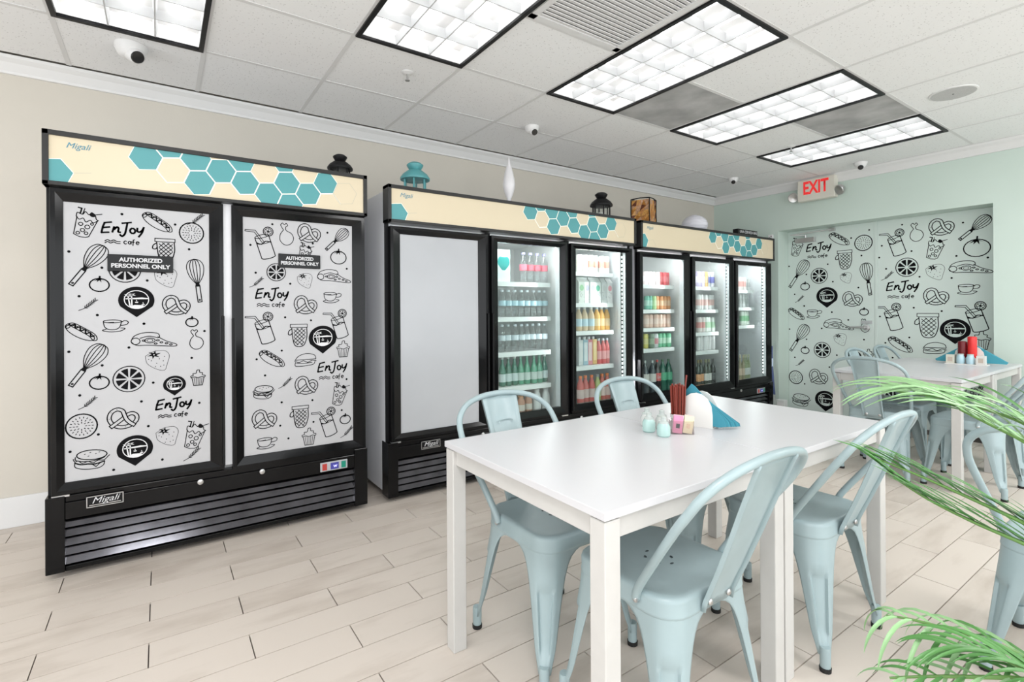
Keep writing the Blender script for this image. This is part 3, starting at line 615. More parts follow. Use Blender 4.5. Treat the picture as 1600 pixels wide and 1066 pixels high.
def cabinet(root, x0, x1, z1, open_, doors, bays):
    yb = 3.74; t = .045; zt = z1-.02
    s = MB(); s.box(x0+.004, x0+.004+t, YF+.05, yb, .05, zt); s.build('side_panel', CABWHITE, root, bevel=.003)
    s = MB(); s.box(x1-.004-t, x1-.004, YF+.05, yb, .05, zt); s.build('side_panel', CABWHITE, root, bevel=.003)
    box('top_panel', x0+.004+t, x1-.004-t, YF+.06, yb, zt-.04, zt, CABWHITE, root)
    box('back_panel', x0+.05, x1-.05, yb-.04, yb, .05, zt-.04, LINER, root)
    box('liner_floor', x0+.05, x1-.05, YF+.052, yb-.04, .30, .385, LINER, root)
    box('liner_ceiling', x0+.05, x1-.05, YF+.062, yb-.04, 1.70, 1.73, LINER, root)
    box('bottom_panel', x0+.05, x1-.05, YF+.11, yb-.04, .05, .08, BLACKM, root)
    fr = MB(); fr.box(x0+.004, x0+.03, YF+.046, YF+.052, .36, 1.75); fr.box(x1-.03, x1-.004, YF+.046, YF+.052, .36, 1.75); fr.build('front_edge_trim', BLACKM, root)
# cooler 1
K1 = empty('display_cooler', (0, 0, 0)); tag(K1, 'black two-door cooler with printed white food-drawing film and hexagon header', 'cooler')
x0, x1 = -.412, 1.003
cabinet(K1, x0, x1, 1.955, False, None, None)
header(K1, x0, x1, 1.722, 1.960, -.05, 1.895, -.378, 1.774)
base(K1, x0, x1, .362, (-.275, .292), (.162, .44), .735)
box('mullion', .262, .311, YF+.012, YF+.08, .385, 1.72, CABWHITE, K1)
dA = door(K1, -.392, .268, .368, 1.716, (-.348, .206, .418, 1.660), 'print1', 1)
dB = door(K1, .304, .995, .355, 1.716, (.358, .925, .414, 1.663), 'print2', -1)
prints('food_drawings', dA, 'y', YF+.014, .0036, F1A, F1A_dots, .006)
prints('food_drawings', dB, 'y', YF+.014, .0036, F1B, F1B_dots, .006)
for d, a0, a1, b0, b1 in ((dA, -.196, .055, 1.358, 1.437), (dB, .527, .745, 1.405, 1.481)):
    MB().box(a0, a1, YF+.006, YF+.011, b0, b1).build('warning_plate', BLACK, d, bevel=.006)
    zc = (b0+b1)/2; h_ = b1-b0; w_ = a1-a0
    text('AUTHORIZED', 'plate_lettering', 'y', (a0+a1)/2, zc+h_*.19, YF+.006, h_*.33, MATS['white_laminate'], d, w=w_*.66, bold=.035)
    text('PERSONNEL ONLY', 'plate_lettering', 'y', (a0+a1)/2, zc-h_*.17, YF+.006, h_*.33, MATS['white_laminate'], d, w=w_*.9, bold=.035)
# cooler 2
K2 = empty('display_cooler'); tag(K2, 'black three-door cooler with one frosted door and shelves of drinks', 'cooler')
x0, x1 = 1.130, 3.312
cabinet(K2, x0, x1, 1.925, True, None, None)
header(K2, x0, x1, 1.705, 1.932, 2.20, 1.876, 1.19, 1.758)
base(K2, x0, x1, .362, (1.345, .292), (1.80, 2.7), None)
d21 = door(K2, 1.155, 1.853, .366, 1.686, (1.220, 1.780, .410, 1.640), 'frost', 1)
d22 = door(K2, 1.882, 2.570, .366, 1.684, (1.938, 2.508, .430, 1.642), 'clear', -1)
d23 = door(K2, 2.608, 3.292, .366, 1.680, (2.663, 3.230, .430, 1.642), 'clear', -1)
K3 = empty('display_cooler'); tag(K3, 'far black three-door glass cooler in the corner beside the green wall', 'cooler')
x0, x1 = 3.372, 5.52
cabinet(K3, x0, x1, 1.920, True, None, None)
header(K3, x0, x1, 1.685, 1.928, 4.40, 1.861, 3.40, 1.753)
base(K3, x0, x1, .362, None, (4.9,), 5.2)
d31 = door(K3, 3.388, 4.078, .366, 1.664, (3.437, 4.008, .436, 1.622), 'clear', 1)
d32 = door(K3, 4.112, 4.796, .366, 1.660, (4.172, 4.738, .436, 1.620), 'clear', -1)
d33 = door(K3, 4.822, 5.502, .366, 1.658, (4.885, 5.423, .432, 1.616), 'clear', -1)
for K, xs in ((K2, (1.868, 2.589)), (K3, (4.095, 4.809))):
    for x in xs: box('mullion', x-.02, x+.02, YF+.03, YF+.09, .366, 1.70, BLACKM, K); box('divider', x-.004, x+.004, YF+.09, 3.70, .385, 1.70, LINER, K)
# led strips and shelves
BAYS = {'b1': (K2, 1.20, 1.83, [1.35, 1.09, .83, .60]), 'b2': (K2, 1.90, 2.555, [1.376, 1.115, .855, .598]), 'b3': (K2, 2.615, 3.245, [1.476, 1.220, .990, .702]),
        'c1': (K3, 3.43, 4.06, [1.390, 1.163, .994, .805]), 'c2': (K3, 4.13, 4.77, [1.388, 1.159, .930, .743]), 'c3': (K3, 4.85, 5.44, [1.368, 1.179, .985])}
for k, (K, xa, xb, zs) in BAYS.items():
    s = MB().box(xb-.045, xb-.012, YF+.052, YF+.075, .40, 1.66).build('light_strip_housing', CABWHITE, K)
    if k != 'b1': MB().box(xb-.040, xb-.020, YF+.049, YF+.052, .45, 1.64).build('light_strip_slot', DGREY, s)
    q = MB()
    for i in range(34): z = .46+i*.0345; q.box(xb-.034, xb-.026, YF+.0465, YF+.0495, z, z+.017)
    q.build('light_diodes', LEDM, s)
    area('cooler_fill', ((xa+xb)/2, YF+.10, 1.68), (math.radians(20), 0, 0), xb-xa-.1, .05, 3.0)  # fill light added at the bay top to brighten the interior
    area('cooler_fill', (xb-.05, YF+.085, 1.03), (0, math.radians(70), math.radians(0)), 1.2, .02, 2.2)  # area light added beside the diodes to strengthen the strip
    for z in zs:
        q = MB(); q.box(xa+.015, xb-.045, 3.095, 3.107, z-.034, z); 
        for i in range(17): x = xa+.03+i*(xb-xa-.09)/16; q.box(x-.002, x+.002, 3.107, 3.66, z-.010, z-.004)
        for y in (3.2, 3.4, 3.65): q.box(xa+.015, xb-.045, y-.003, y+.003, z-.016, z-.010)
        q.box(xa+.018, xb-.048, 3.105, 3.65, z-.004, z-.001); q.build('shelf', SHELF, K)

# ---------------------------------------------------------------- drinks, every one a thing of its own
ORD = ['first', 'second', 'third', 'fourth', 'fifth', 'sixth', 'seventh', 'eighth', 'ninth']
def pmat(c, n='plastic', r=.3, **k): return mat('%s_%d_%d_%d' % (n, c[0]*99, c[1]*99, c[2]*99), c, r, **k)
WATER = glass('clear_plastic', (.985, .99, .995), .09, .12)
def proto(kind, bc, lc, cc):
    bc = tuple(min(.85, c*.85+.06) for c in bc) if kind not in ('glass', 'big', 'wine') else bc; lc = tuple(min(.85, c*.85+.09) for c in lc)
    b = MB(); root = None; seg = 16
    if kind == 'can':
        root = MB().lathe([(.024, 0), (.030, .006), (.031, .012), (.031, .112), (.027, .122), (.0265, .125), (.024, .121)], seg).build('drink_can', pmat(bc, 'can', .3, metal=.2), None, smooth=40)
        MB().lathe([(.0313, .035), (.0313, .085)], seg, cap=False).build('label', pmat(lc), root, smooth=40); MB().lathe([(.025, .120), (.025, .1235)], seg).build('lid', METAL, root)
    elif kind == 'tallcan':
        root = MB().lathe([(.022, 0), (.028, .006), (.028, .150), (.024, .160), (.022, .157)], seg).build('drink_can', pmat(bc, 'can', .3), None, smooth=40)
        MB().lathe([(.0283, .05), (.0283, .11)], seg, cap=False).build('label', pmat(lc), root, smooth=40); MB().lathe([(.0225, .155), (.0225, .1585)], seg).build('lid', METAL, root)
    elif kind == 'water':
        root = MB().lathe([(.026, 0), (.031, .008), (.031, .05), (.028, .06), (.031, .07), (.031, .135), (.029, .150), (.014, .182), (.013, .195)], seg).build('water_bottle', WATER, None, smooth=40)
        MB().lathe([(.0313, .085), (.0313, .125)], seg, cap=False).build('label', pmat(lc), root, smooth=40); MB().lathe([(.015, .192), (.015, .208)], 12).build('cap', pmat(cc), root)
    elif kind == 'bottle':
        root = MB().lathe([(.028, 0), (.033, .008), (.033, .13), (.028, .155), (.015, .185), (.014, .20)], seg).build('juice_bottle', pmat(bc, 'juice', .2), None, smooth=40)
        MB().lathe([(.0334, .04), (.0334, .11)], seg, cap=False).build('label', pmat(lc), root, smooth=40); MB().lathe([(.016, .197), (.016, .216)], 12).build('cap', pmat(cc), root)
    elif kind == 'glass':
        root = MB().lathe([(.028, 0), (.033, .006), (.033, .12), (.026, .15), (.014, .185), (.012, .225)], seg).build('glass_bottle', mat('green_bottle_%d' % (bc[1]*99), bc, .08, spec=.8, coat=.3), None, smooth=40)
        MB().lathe([(.0334, .035), (.0334, .10)], seg, cap=False).build('label', pmat(lc), root, smooth=40); MB().lathe([(.0145, .218), (.0145, .240)], 12).build('cap', pmat(cc), root)
    elif kind == 'big':
        root = MB().lathe([(.042, 0), (.052, .012), (.052, .15), (.050, .21), (.030, .262), (.014, .29), (.013, .305)], 20).build('soda_bottle', mat('dark_soda_%d_%d' % (bc[0]*99, bc[1]*99), bc, .12, spec=.8), None, smooth=40)
        MB().lathe([(.0526, .115), (.0526, .195)], 20, cap=False).build('label', pmat(lc), root, smooth=40); MB().lathe([(.016, .302), (.016, .325)], 12).build('cap', pmat(cc), root)
    elif kind == 'wine':
        root = MB().lathe([(.032, 0), (.037, .006), (.037, .16), (.032, .19), (.015, .225), (.014, .27)], seg).build('wine_bottle', mat('wine_%d_%d' % (bc[0]*99, bc[1]*99), bc, .08, spec=.8), None, smooth=40)
        MB().lathe([(.0374, .05), (.0374, .13)], seg, cap=False).build('label', pmat(lc), root, smooth=40); MB().lathe([(.0155, .25), (.0155, .285)], 12).build('cap', pmat(cc), root)
    elif kind == 'carton':
        q = MB().box(-.034, .034, -.034, .034, 0, .165); q.add([(-.034, -.034, .165), (.034, -.034, .165), (.034, .034, .165), (-.034, .034, .165), (-.034, 0, .195), (.034, 0, .195)], [(0, 1, 5, 4), (2, 3, 4, 5), (0, 4, 3), (1, 2, 5)]); q.box(-.034, .034, -.003, .003, .193, .205)
        root = q.build('drink_carton', pmat(bc), None)
        MB().add([(.0+.024*math.cos(a*.5236), -.0345, .12+.024*math.sin(a*.5236)) for a in range(12)], [tuple(range(12))]).build('label', pmat(lc), root)
        q = MB()
        for i in range(14): x = random.uniform(-.03, .03); z = random.uniform(.01, .09); q.add([(x-.003, -.0343, z), (x+.003, -.0343, z), (x, -.0343, z+.006)], [(0, 1, 2)])
        q.build('spot_print', DGREY, root); 
    elif kind == 'slimcarton':
        root = MB().box(-.034, .034, -.034, .034, 0, .185).build('drink_carton', pmat(bc), None, bevel=.004)
        MB().box(-.022, .022, -.0350, -.034, .03, .165).build('label', pmat(lc), root); MB().lathe([(.018, .185), (.018, .205)], 12).build('cap', pmat(cc), root)
    elif kind == 'smallcarton':
        root = MB().lathe([(.033, 0), (.033, .075), (.028, .095), (.020, .105), (.020, .115)], seg).build('small_bottle', pmat(bc), None, smooth=40)
        MB().lathe([(.0335, .015), (.0335, .06)], seg, cap=False).build('label', pmat(lc), root, smooth=40); MB().lathe([(.022, .112), (.022, .125)], 12).build('cap', pmat(cc), root)
    return root
PR = {}
GLEFT = dict(b2=1.938, b3=2.663, c1=3.437, c2=4.172, c3=4.885); RAD = dict(can=.0315, tallcan=.0285, water=.0315, bottle=.0335, glass=.0335, big=.053, wine=.0375, carton=.035, slimcarton=.035, smallcarton=.034)
CATN = dict(can='can', tallcan='can', water='bottle', bottle='bottle', glass='bottle', big='bottle', wine='bottle', carton='carton', slimcarton='carton', smallcarton='bottle')
def stock(bay, si, rows, where, y=3.165):
    K, xa, xb, zs = BAYS[bay]; z = zs[si] if si < len(zs) else .386
    tot = sum(r[0] for r in rows); a, b = GLEFT[bay]*1.066+.035, xb-.05; step = (b-a)/max(tot-1, 1); n = 0
    for cnt, kind, bc, lc, cc, desc, scl in rows:
        for k in range(cnt):
            key = (kind, bc, lc, cc)
            if key not in PR: PR[key] = proto(kind, bc, lc, cc); o = PR[key]
            else: o = copy_tree(PR[key])
            s = scl; f_ = min(s if s < 1.02 else 1, step/(2*RAD[kind]+.0015)); o.scale = (f_, f_, s); o.location = (a+step*n, y+random.uniform(-.008, .012), z+.0005); o.rotation_euler = (0, 0, random.uniform(-.15, .15) if 'carton' in kind else random.uniform(0, 6))
            lab = ('%s %s from left, %s' % (ORD[k], desc, where)) if cnt > 1 else '%s, %s' % (desc, where)
            tag(o, lab, CATN[kind], 'drinks on the cooler shelves'); n += 1
Wt = (.80, .80, .80); LB = (.45, .68, .78); RD = (.65, .06, .06); GR = (.04, .33, .12); OR = (.85, .35, .06); DG = (.006, .16, .10)
mid = 'middle cooler middle door'
tag_box = lambda o, l, c: tag(o, l, c, 'drinks on the cooler shelves')
q = box('drink_box', 1.99, 2.155, 3.13, 3.30, 1.3765, 1.615, pmat((.62, .72, .72)), None, bevel=.004); tag_box(q, 'pale box with teal plant print, top shelf, middle door of middle cooler', 'box')
MB().add([(2.095+.055*math.cos(a), 3.1293, 1.52+.05*math.sin(a)*(1+.25*math.sin(3*a))) for a in [i*.45 for i in range(14)]], [tuple(range(14))]).build('plant_print', pmat((.02, .28, .27)), q)
stock('b2', 0, [(3, 'bottle', (.62, .66, .68), (.62, .66, .68), (.5, .5, .8), 'pale bottle behind the plant box', .8), (4, 'water', Wt, (.80, .12, .20), (.35, .32, .62), 'water bottle with pink-red label', 1.12)], 'top shelf, '+mid, y=3.38)
for o in [o for o in C.objects if o.get('label', '').find('behind the plant box') >= 0]: o.location.y = 3.42
for o in [o for o in C.objects if o.get('label', '').find('pink-red label from left, top shelf') >= 0]: o.location.y = 3.17
stock('b2', 1, [(8, 'water', Wt, LB, (.75, .8, .85), 'small water bottle with pale blue label', .98)], 'second shelf, '+mid)
stock('b2', 2, [(8, 'water', Wt, (.70, .78, .85), (.6, .65, .7), 'clear water bottle with white label', .98)], 'third shelf, '+mid)
stock('b2', 3, [(3, 'glass', DG, (.60, .72, .72), (.75, .75, .75), 'green glass bottle with silver cap', .92), (4, 'glass', (.05, .30, .18), (.55, .66, .62), (.2, .4, .3), 'light green glass bottle', .90), (1, 'glass', (.01, .13, .09), (.62, .72, .74), (.75, .75, .75), 'dark green glass bottle at the right end', .92)], 'fourth shelf, '+mid)
stock('b2', 4, [(4, 'smallcarton', (.55, .25, .15), (.70, .62, .55), (.6, .3, .15), 'small brown-labelled bottle', 1.0), (2, 'smallcarton', Wt, (.82, .82, .82), (.7, .7, .7), 'small white bottle', 1.3)], 'bottom shelf, '+mid)
rt = 'middle cooler right door'
stock('b3', 0, [(2, 'tallcan', (.72, .70, .62), (.66, .58, .48), Wt, 'cream can', .93), (4, 'tallcan', (.80, .80, .78), (.75, .28, .2), RD, 'white can with red-orange band', .93)], 'top shelf, '+rt)
stock('b3', 1, [(1, 'carton', (.78, .80, .76), (.3, .6, .3), Wt, 'white carton with light green circle', 1.06), (2, 'carton', (.80, .80, .80), (.35, .33, .68), Wt, 'white carton with purple circle', 1.06), (1, 'carton', (.80, .80, .80), (.05, .45, .28), Wt, 'white carton with green circle', 1.06), (1, 'carton', (.62, .62, .62), (.5, .5, .5), Wt, 'greyish spotted carton', 1.06), (1, 'carton', (.82, .80, .80), (.85, .30, .36), Wt, 'white carton with pink-red circle', 1.06)], 'second shelf, '+rt)
stock('b3', 2, [(3, 'bottle', (.75, .55, .35), (.50, .68, .78), Wt, 'tan and blue bottle with white cap', .90), (3, 'bottle', (.90, .45, .06), (.92, .62, .30), (.65, .72, .8), 'orange juice bottle', .90)], 'third shelf, '+rt)
stock('b3', 3, [(1, 'slimcarton', (.70, .72, .72), (.78, .78, .78), Wt, 'white slim carton', 1.15), (1, 'slimcarton', (.30, .45, .55), (.75, .78, .80), Wt, 'slate blue slim carton', 1.15), (1, 'slimcarton', (.75, .22, .25), (.85, .6, .6), Wt, 'pink-red slim carton', 1.15), (1, 'slimcarton', (.70, .42, .12), (.85, .65, .3), Wt, 'mustard slim carton', 1.15), (3, 'bottle', (.70, .10, .10), (.80, .35, .35), (.7, .7, .75), 'red drink bottle', 1.0)], 'fourth shelf, '+rt)
stock('b3', 4, [(3, 'bottle', (.60, .06, .05), (.62, .45, .42), (.85, .20, .05), 'dark red bottle with orange-red cap', 1.05), (1, 'bottle', (.40, .45, .12), (.5, .55, .3), (.3, .3, .3), 'olive green bottle', 1.05), (2, 'bottle', (.65, .12, .08), (.7, .5, .45), (.85, .25, .08), 'brick red bottle', 1.05)], 'bottom shelf, '+rt)
lf = 'far cooler left door'
stock('c1', 0, [(4, 'can', (.78, .66, .66), (.82, .76, .76), Wt, 'pinkish white can', 1.0), (3, 'can', (.62, .05, .07), (.72, .12, .14), Wt, 'red can', 1.0)], 'top shelf, '+lf)
stock('c1', 1, [(2, 'can', (.10, .42, .30), (.35, .6, .5), Wt, 'green can', 1.0), (1, 'can', (.40, .62, .25), (.5, .7, .35), Wt, 'light green can', 1.0), (4, 'can', (.75, .30, .10), (.82, .50, .30), Wt, 'orange can', 1.0)], 'second shelf, '+lf)
stock('c1', 2, [(6, 'can', (.75, .48, .38), (.80, .58, .50), Wt, 'salmon can', 1.0)], 'third shelf, '+lf)
stock('c1', 3, [(1, 'can', (.75, .65, .15), (.8, .7, .3), Wt, 'yellow can', 1.05), (1, 'can', (.15, .22, .15), (.3, .4, .25), Wt, 'dark green can', 1.05), (1, 'can', (.70, .68, .70), (.65, .15, .2), Wt, 'white can with red band', 1.05), (3, 'can', (.10, .42, .22), (.45, .65, .5), Wt, 'bright green can', 1.05)], 'fourth shelf, '+lf)
stock('c1', 4, [(2, 'big', (.03, .04, .05), (.68, .64, .60), (.6, .6, .6), 'large dark soda bottle with white label', .93), (1, 'big', (.03, .02, .02), (.70, .05, .05), RD, 'large dark cola bottle with red label', .93), (2, 'big', (.02, .12, .08), (.03, .40, .20), (.1, .2, .12), 'large green soda bottle with green label', .93)], 'bottom shelf, '+lf, y=3.17)
for o in [o for o in C.objects if o.get('label', '').find('cola bottle with red') >= 0]:
    o.rotation_euler = (0, 0, 0); t_ = text('Coca-Cola', 'label_lettering', 'y', 0, 0, 0, .045, MATS['white_laminate'], o, w=.088, shear=.3, bold=.01)
    for v in t_.data.vertices: x = v.co.x; v.co = (.0535*math.sin(x/.0535), -.0535*math.cos(x/.0535), v.co.z+.155)
ce_ = 'far cooler middle door'
stock('c2', 0, [(2, 'can', (.50, .42, .62), (.7, .66, .75), Wt, 'lilac can', 1.25), (1, 'can', (.80, .50, .20), (.85, .6, .35), Wt, 'orange tall can', 1.25), (2, 'can', (.62, .62, .68), (.12, .12, .45), Wt, 'white can with navy band', 1.25)], 'top shelf, '+ce_)
stock('c2', 1, [(5, 'can', (.78, .76, .76), (.78, .45, .42), Wt, 'white can with soft red band', 1.2)], 'second shelf, '+ce_)
stock('c2', 2, [(2, 'can', (.75, .66, .64), (.70, .25, .22), Wt, 'white can with brick red band', 1.2), (3, 'can', (.74, .76, .72), (.35, .55, .35), Wt, 'white can with sage band', 1.2)], 'third shelf, '+ce_)
stock('c2', 3, [(6, 'can', (.76, .74, .74), (.72, .70, .70), Wt, 'plain white can', 1.2)], 'fourth shelf, '+ce_)
stock('c2', 4, [(2, 'wine', (.02, .03, .02), (.80, .35, .12), (.25, .2, .1), 'dark bottle with orange label', .92), (2, 'wine', (.05, .06, .04), (.75, .73, .68), (.3, .28, .15), 'dark bottle with white label', .92), (1, 'wine', (.02, .02, .02), (.08, .08, .08), (.1, .1, .1), 'black bottle', .92)], 'bottom shelf, '+ce_)
fr_ = 'far cooler right door'
stock('c3', 0, [(3, 'can', (.78, .72, .70), (.75, .35, .32), Wt, 'white can with pink-red band', 1.15), (2, 'can', (.55, .55, .55), (.35, .35, .36), Wt, 'grey can', 1.0)], 'top shelf, '+fr_)
stock('c3', 1, [(5, 'can', (.66, .66, .66), (.5, .5, .5), Wt, 'silver white can', 1.15)], 'second shelf, '+fr_)
stock('c3', 2, [(5, 'can', (.62, .68, .60), (.14, .42, .18), Wt, 'white can with green band', 1.2)], 'third shelf, '+fr_)
stock('c3', 3, [(2, 'wine', (.35, .30, .18), (.75, .55, .38), (.6, .5, .3), 'amber bottle with tan label', .95), (3, 'wine', (.30, .34, .18), (.74, .74, .70), (.55, .55, .35), 'olive wine bottle with white label', .95)], 'bottom shelf, '+fr_)
# ---------------------------------------------------------------- tables
HT = .715
def table(x, y, w, l, lab, group):
    r = empty('dining_table', (x, y, 0)); tag(r, lab, 'table', group)
    MB().box(0, w, 0, l, HT-.020, HT).build('tabletop', TABLE, r, bevel=.0015)
    b = .05; i_ = .004
    for sx in (0, 1):
        for sy in (0, 1):
            xx = i_ if sx == 0 else w-i_-b; yy = i_ if sy == 0 else l-i_-b
            MB().box(xx, xx+b, yy, yy+b, 0, HT-.024).build('leg', TABLEG, r, bevel=.003)
    e = .012
    for nm, q in (('apron', (i_+b, w-i_-b, i_+e, i_+e+.02)), ('apron', (i_+b, w-i_-b, l-i_-e-.02, l-i_-e)), ('apron', (i_+e, i_+e+.02, i_+b, l-i_-b)), ('apron', (w-i_-e-.02, w-i_-e, i_+b, l-i_-b))):
        MB().box(*q, HT-.075, HT-.0215).build(nm, TABLEG, r, bevel=.002)
    return r
table(.812, .815, .779, .775, 'near white square table carrying the corner with full leg in view', 'white tables pushed together')
table(1.5925, .815, .779, .775, 'white square table joined to the near table, under the napkin holder side', 'white tables pushed together')
table(4.095, 1.01, .75, .745, 'far white table with its front leg behind the palm fronds', 'white tables pushed together')
table(4.847, 1.01, .75, .745, 'far white table beside the green doors holding red bottles', 'white tables pushed together')

# ---------------------------------------------------------------- metal cafe chairs
def rrect(h, R, n=6, z=0, k=1.0):
    pts = []
    for q in range(4):
        cx = (h-R)*(1 if q in (0, 3) else -1); cy = (h-R)*(1 if q in (0, 1) else -1)
        for i in range(n+1):
            a = math.radians(90*q+90*i/n); pts.append((cx+R*math.cos(a), (cy+R*math.sin(a))*k, z))
    return pts
def chair():
    r = empty('metal_cafe_chair')
    # seat pan
    rings = [(.1755, .070, .392), (.1805, .072, .398), (.1805, .072, .405), (.1790, .071, .409), (.1795, .070, .436), (.1770, .069, .444), (.171, .066, .449), (.158, .06, .4492), (.145, .055, .4487), (.12, .05, .4480), (.07, .035, .4474), (.02, .012, .4472)]
    q = MB(); vs = []; fs = []; n = 28
    for h, R, z in rings: vs += rrect(h, R, 6, z)
    for j in range(len(rings)-1):
        for i in range(n): a = j*n+i; b = j*n+(i+1) % n; fs.append((a, b, b+n, a+n))
    fs.append(tuple((len(rings)-1)*n+i for i in range(n))); q.add(vs, fs)
    q.build('seat', CHAIR, r, smooth=50)
    q = MB()
    for a, b, t in ((0, 0, 0), (-.03, .02, 60), (.03, .02, 120), (-.03, -.025, 120), (.03, -.025, 60), (0, .045, 0), (0, -.045, 0)):
        pts = rot(ell(0, 0, .0075, .004, 8), t); q.add([(a+x, b+y, .4484) for x, y in pts], [tuple(range(len(pts)))])
    tag(q.build('drain_holes', CHAIRDK, r), 'small dark discs painted as shaded drainage holes')
    # legs
    Z = [(.402, .180, .30), (.396, .152, 1), (.388, .130, 1), (.374, .111, 1), (.352, .097, 1), (.325, .087, 1), (.298, .080, 1), (.283, .0765, 1), (.270, .074, 1), (.25, .070, 1), (.21, .063, 1), (.17, .056, 1), (.135, .050, 1), (.115, .046, 1), (.10, .042, 1), (.075, .034, 1), (.05, .028, 1)]
    def legmesh(sx, sy):
        q = MB(); vs = []; fs = []; 
        for z, a, _ in Z:
            out = .178+(.402-z)/.402*(.030 if sy < 0 else .034); R_ = min(.068, a*.72); nf = 4; na = 12
            row = []
            for i in range(nf): row.append((-a+(a-R_)*i/nf, 0))
            for i in range(na+1):
                t = math.radians(90-90*i/na); row.append((-R_+R_*math.cos(t), -R_+R_*math.sin(t)))
            for i in range(1, nf+1): row.append((0, -R_-(a-R_)*i/nf))
            m = len(row)
            for i, (u, v_) in enumerate(row):
                w_ = max(0, min(1, (4.1-abs(i-(m-1)/2))/.8)); g = .0125*w_*max(0, min(1, (z-.085)/.03, (.29-z)/.009))
                vs.append((sx*(out+u-g*.7), sy*(out+v_-g*.7), z))
        for j in range(len(Z)-1):
            for i in range(m-1):
                f_ = (j*m+i, j*m+i+1, (j+1)*m+i+1, (j+1)*m+i); fs.append(f_ if sx*sy > 0 else f_[::-1])
        q.add(vs, fs); o = q.build('leg', CHAIR, r, smooth=60, solid=.0022)
        f = MB(); ox = .178+.0315+(0 if sy < 0 else .003)-.014; f.lathe([(.0155, .012), (.0165, .07), (.015, .078)], 12, sx*ox, sy*ox); f.build('leg_tip', CHAIR, o, smooth=50)
        g = MB(); g.lathe([(.0175, 0), (.0180, .014)], 12, sx*ox, sy*ox); g.build('rubber_foot', RUBBER, o, smooth=50)
    for sx in (1, -1):
        for sy in (1, -1): legmesh(sx, sy)
    # hoop
    P = [(-.183, .075, .425), (-.190, .095, .47), (-.222, .215, .64), (-.226, .262, .705), (-.212, .297, .757), (-.165, .325, .797), (-.09, .341, .819), (0, .346, .826)]
    P = P+[(-x, y, z) for x, y, z in P[-2::-1]]
    MB().tube(smooth_path(P, 5), .0115, 10).build('back_hoop', CHAIR, r, smooth=60)
    # splat
    prof = [(.180, .400, .062), (.186, .425, .062), (.197, .452, .063), (.222, .51, .066), (.258, .60, .071), (.292, .69, .077), (.318, .755, .081), (.336, .800, .084), (.342, .815, .084)]
    q = MB(); vs = []; fs = []
    for y, z, w_ in prof:
        for x, dy in ((-w_+.001, .014), (-w_, .001), (-w_+.004, -.001), (-w_*.78, -.001), (-w_*.72, .003), (0, .0), (w_*.72, .003), (w_*.78, -.001), (w_-.004, -.001), (w_, .001), (w_-.001, .014)): vs.append((x, y+dy, z))
    for j in range(len(prof)-1):
        for i in range(10): fs.append((j*11+i, j*11+i+1, (j+1)*11+i+1, (j+1)*11+i))
    q.add(vs, fs); s = q.build('backrest', CHAIR, r, smooth=40, solid=.002)
    MB().tube(smooth_path([(-.035, .292, .712), (-.03, .296, .722), (0, .298, .726), (.03, .296, .722), (.035, .292, .712)], 3), .0022, 6).build('embossed_ridge', CHAIR, s)
    for x, y, z, rx in ((-.187, .078, .425, 90), (.187, .078, .425, 90), (-.04, .192, .422, 0), (.04, .192, .422, 0)):
        b = MB().lathe([(.009, 0), (.009, .004), (.005, .007), (0, .007)], 10).build('bolt', METAL, r, smooth=40); b.location = (x, y, z)
        b.rotation_euler = (0, math.radians(90 if x > 0 else -90), 0) if rx else (math.radians(-90), 0, 0)
    return r
c0 = chair()
CH = [(1.155, 1.42, 0, 'pale blue chair at the left end of the near table, its back toward the coolers'),
      (1.875, 1.42, 0, 'pale blue metal chair whose hoop rises before the glass doors behind the caddy'),
      (1.190, .975, 180, 'large pale blue metal chair in the foreground with its back towards the camera'),
      (1.955, .975, 180, 'pale blue metal chair second along the near table, its foot beside the palm'),
      (4.29, 1.49, 90, 'pale blue metal chair at the left end of the far table'),
      (4.75, 1.53, 0, 'pale blue chair behind the far table, its hoop just left'),
      (5.30, 1.53, 0, 'pale blue chair behind the far table, its hoop before the door crack'),
      (4.36, 1.03, 180, 'pale blue metal chair at the front side of the far table'),
      (4.98, 1.06, 180, 'pale blue metal chair at the right picture edge by the far table'),
      (2.385, .285, 90, 'pale blue metal chair cut by the right picture edge behind the palm')]
for n, (x, y, rz_, lab) in enumerate(CH):
    o = c0 if n == 0 else copy_tree(c0)
    o.location = (x, y, 0); o.rotation_euler = (0, 0, math.radians(rz_)); tag(o, lab, 'chair', 'pale blue metal chairs')

# ---------------------------------------------------------------- things on the near table
def along(p, q, t): return tuple(a+(b-a)*t for a, b in zip(p, q))
MINT = mat('mint_glass', (.40, .58, .55), .25, coat=.3)
def shaker(x, y, lab, col=MINT):
    o = MB().lathe([(.019, 0), (.0235, .005), (.0235, .034), (.019, .044), (.017, .048)], 20).build('shaker_jar', col, None, smooth=40); o.location = (x, y, HT)
    MB().lathe([(.0175, .046), (.0175, .053), (.010, .056), (.0095, .066), (.011, .069), (.003, .073)], 16).build('lid', mat('pale_clear_lid', (.50, .55, .53), .15), o, smooth=40)
    tag(o, lab, 'jar', 'mint shaker jars'); return o
shaker(1.487, 1.262, 'left mint green shaker jar in front on the near table')
shaker(1.475, 1.185, 'right mint green shaker jar touching the sugar packet box')
o = shaker(1.55, 1.325, 'clear shaker jar with metal top behind the left mint jar', mat('clear_jar', (.6, .62, .6), .1)); o['group'] = 'clear shaker jars'
o = shaker(1.56, 1.262, 'clear shaker jar behind the mint jars beside the red straws', MATS['clear_jar']); o['group'] = 'clear shaker jars'
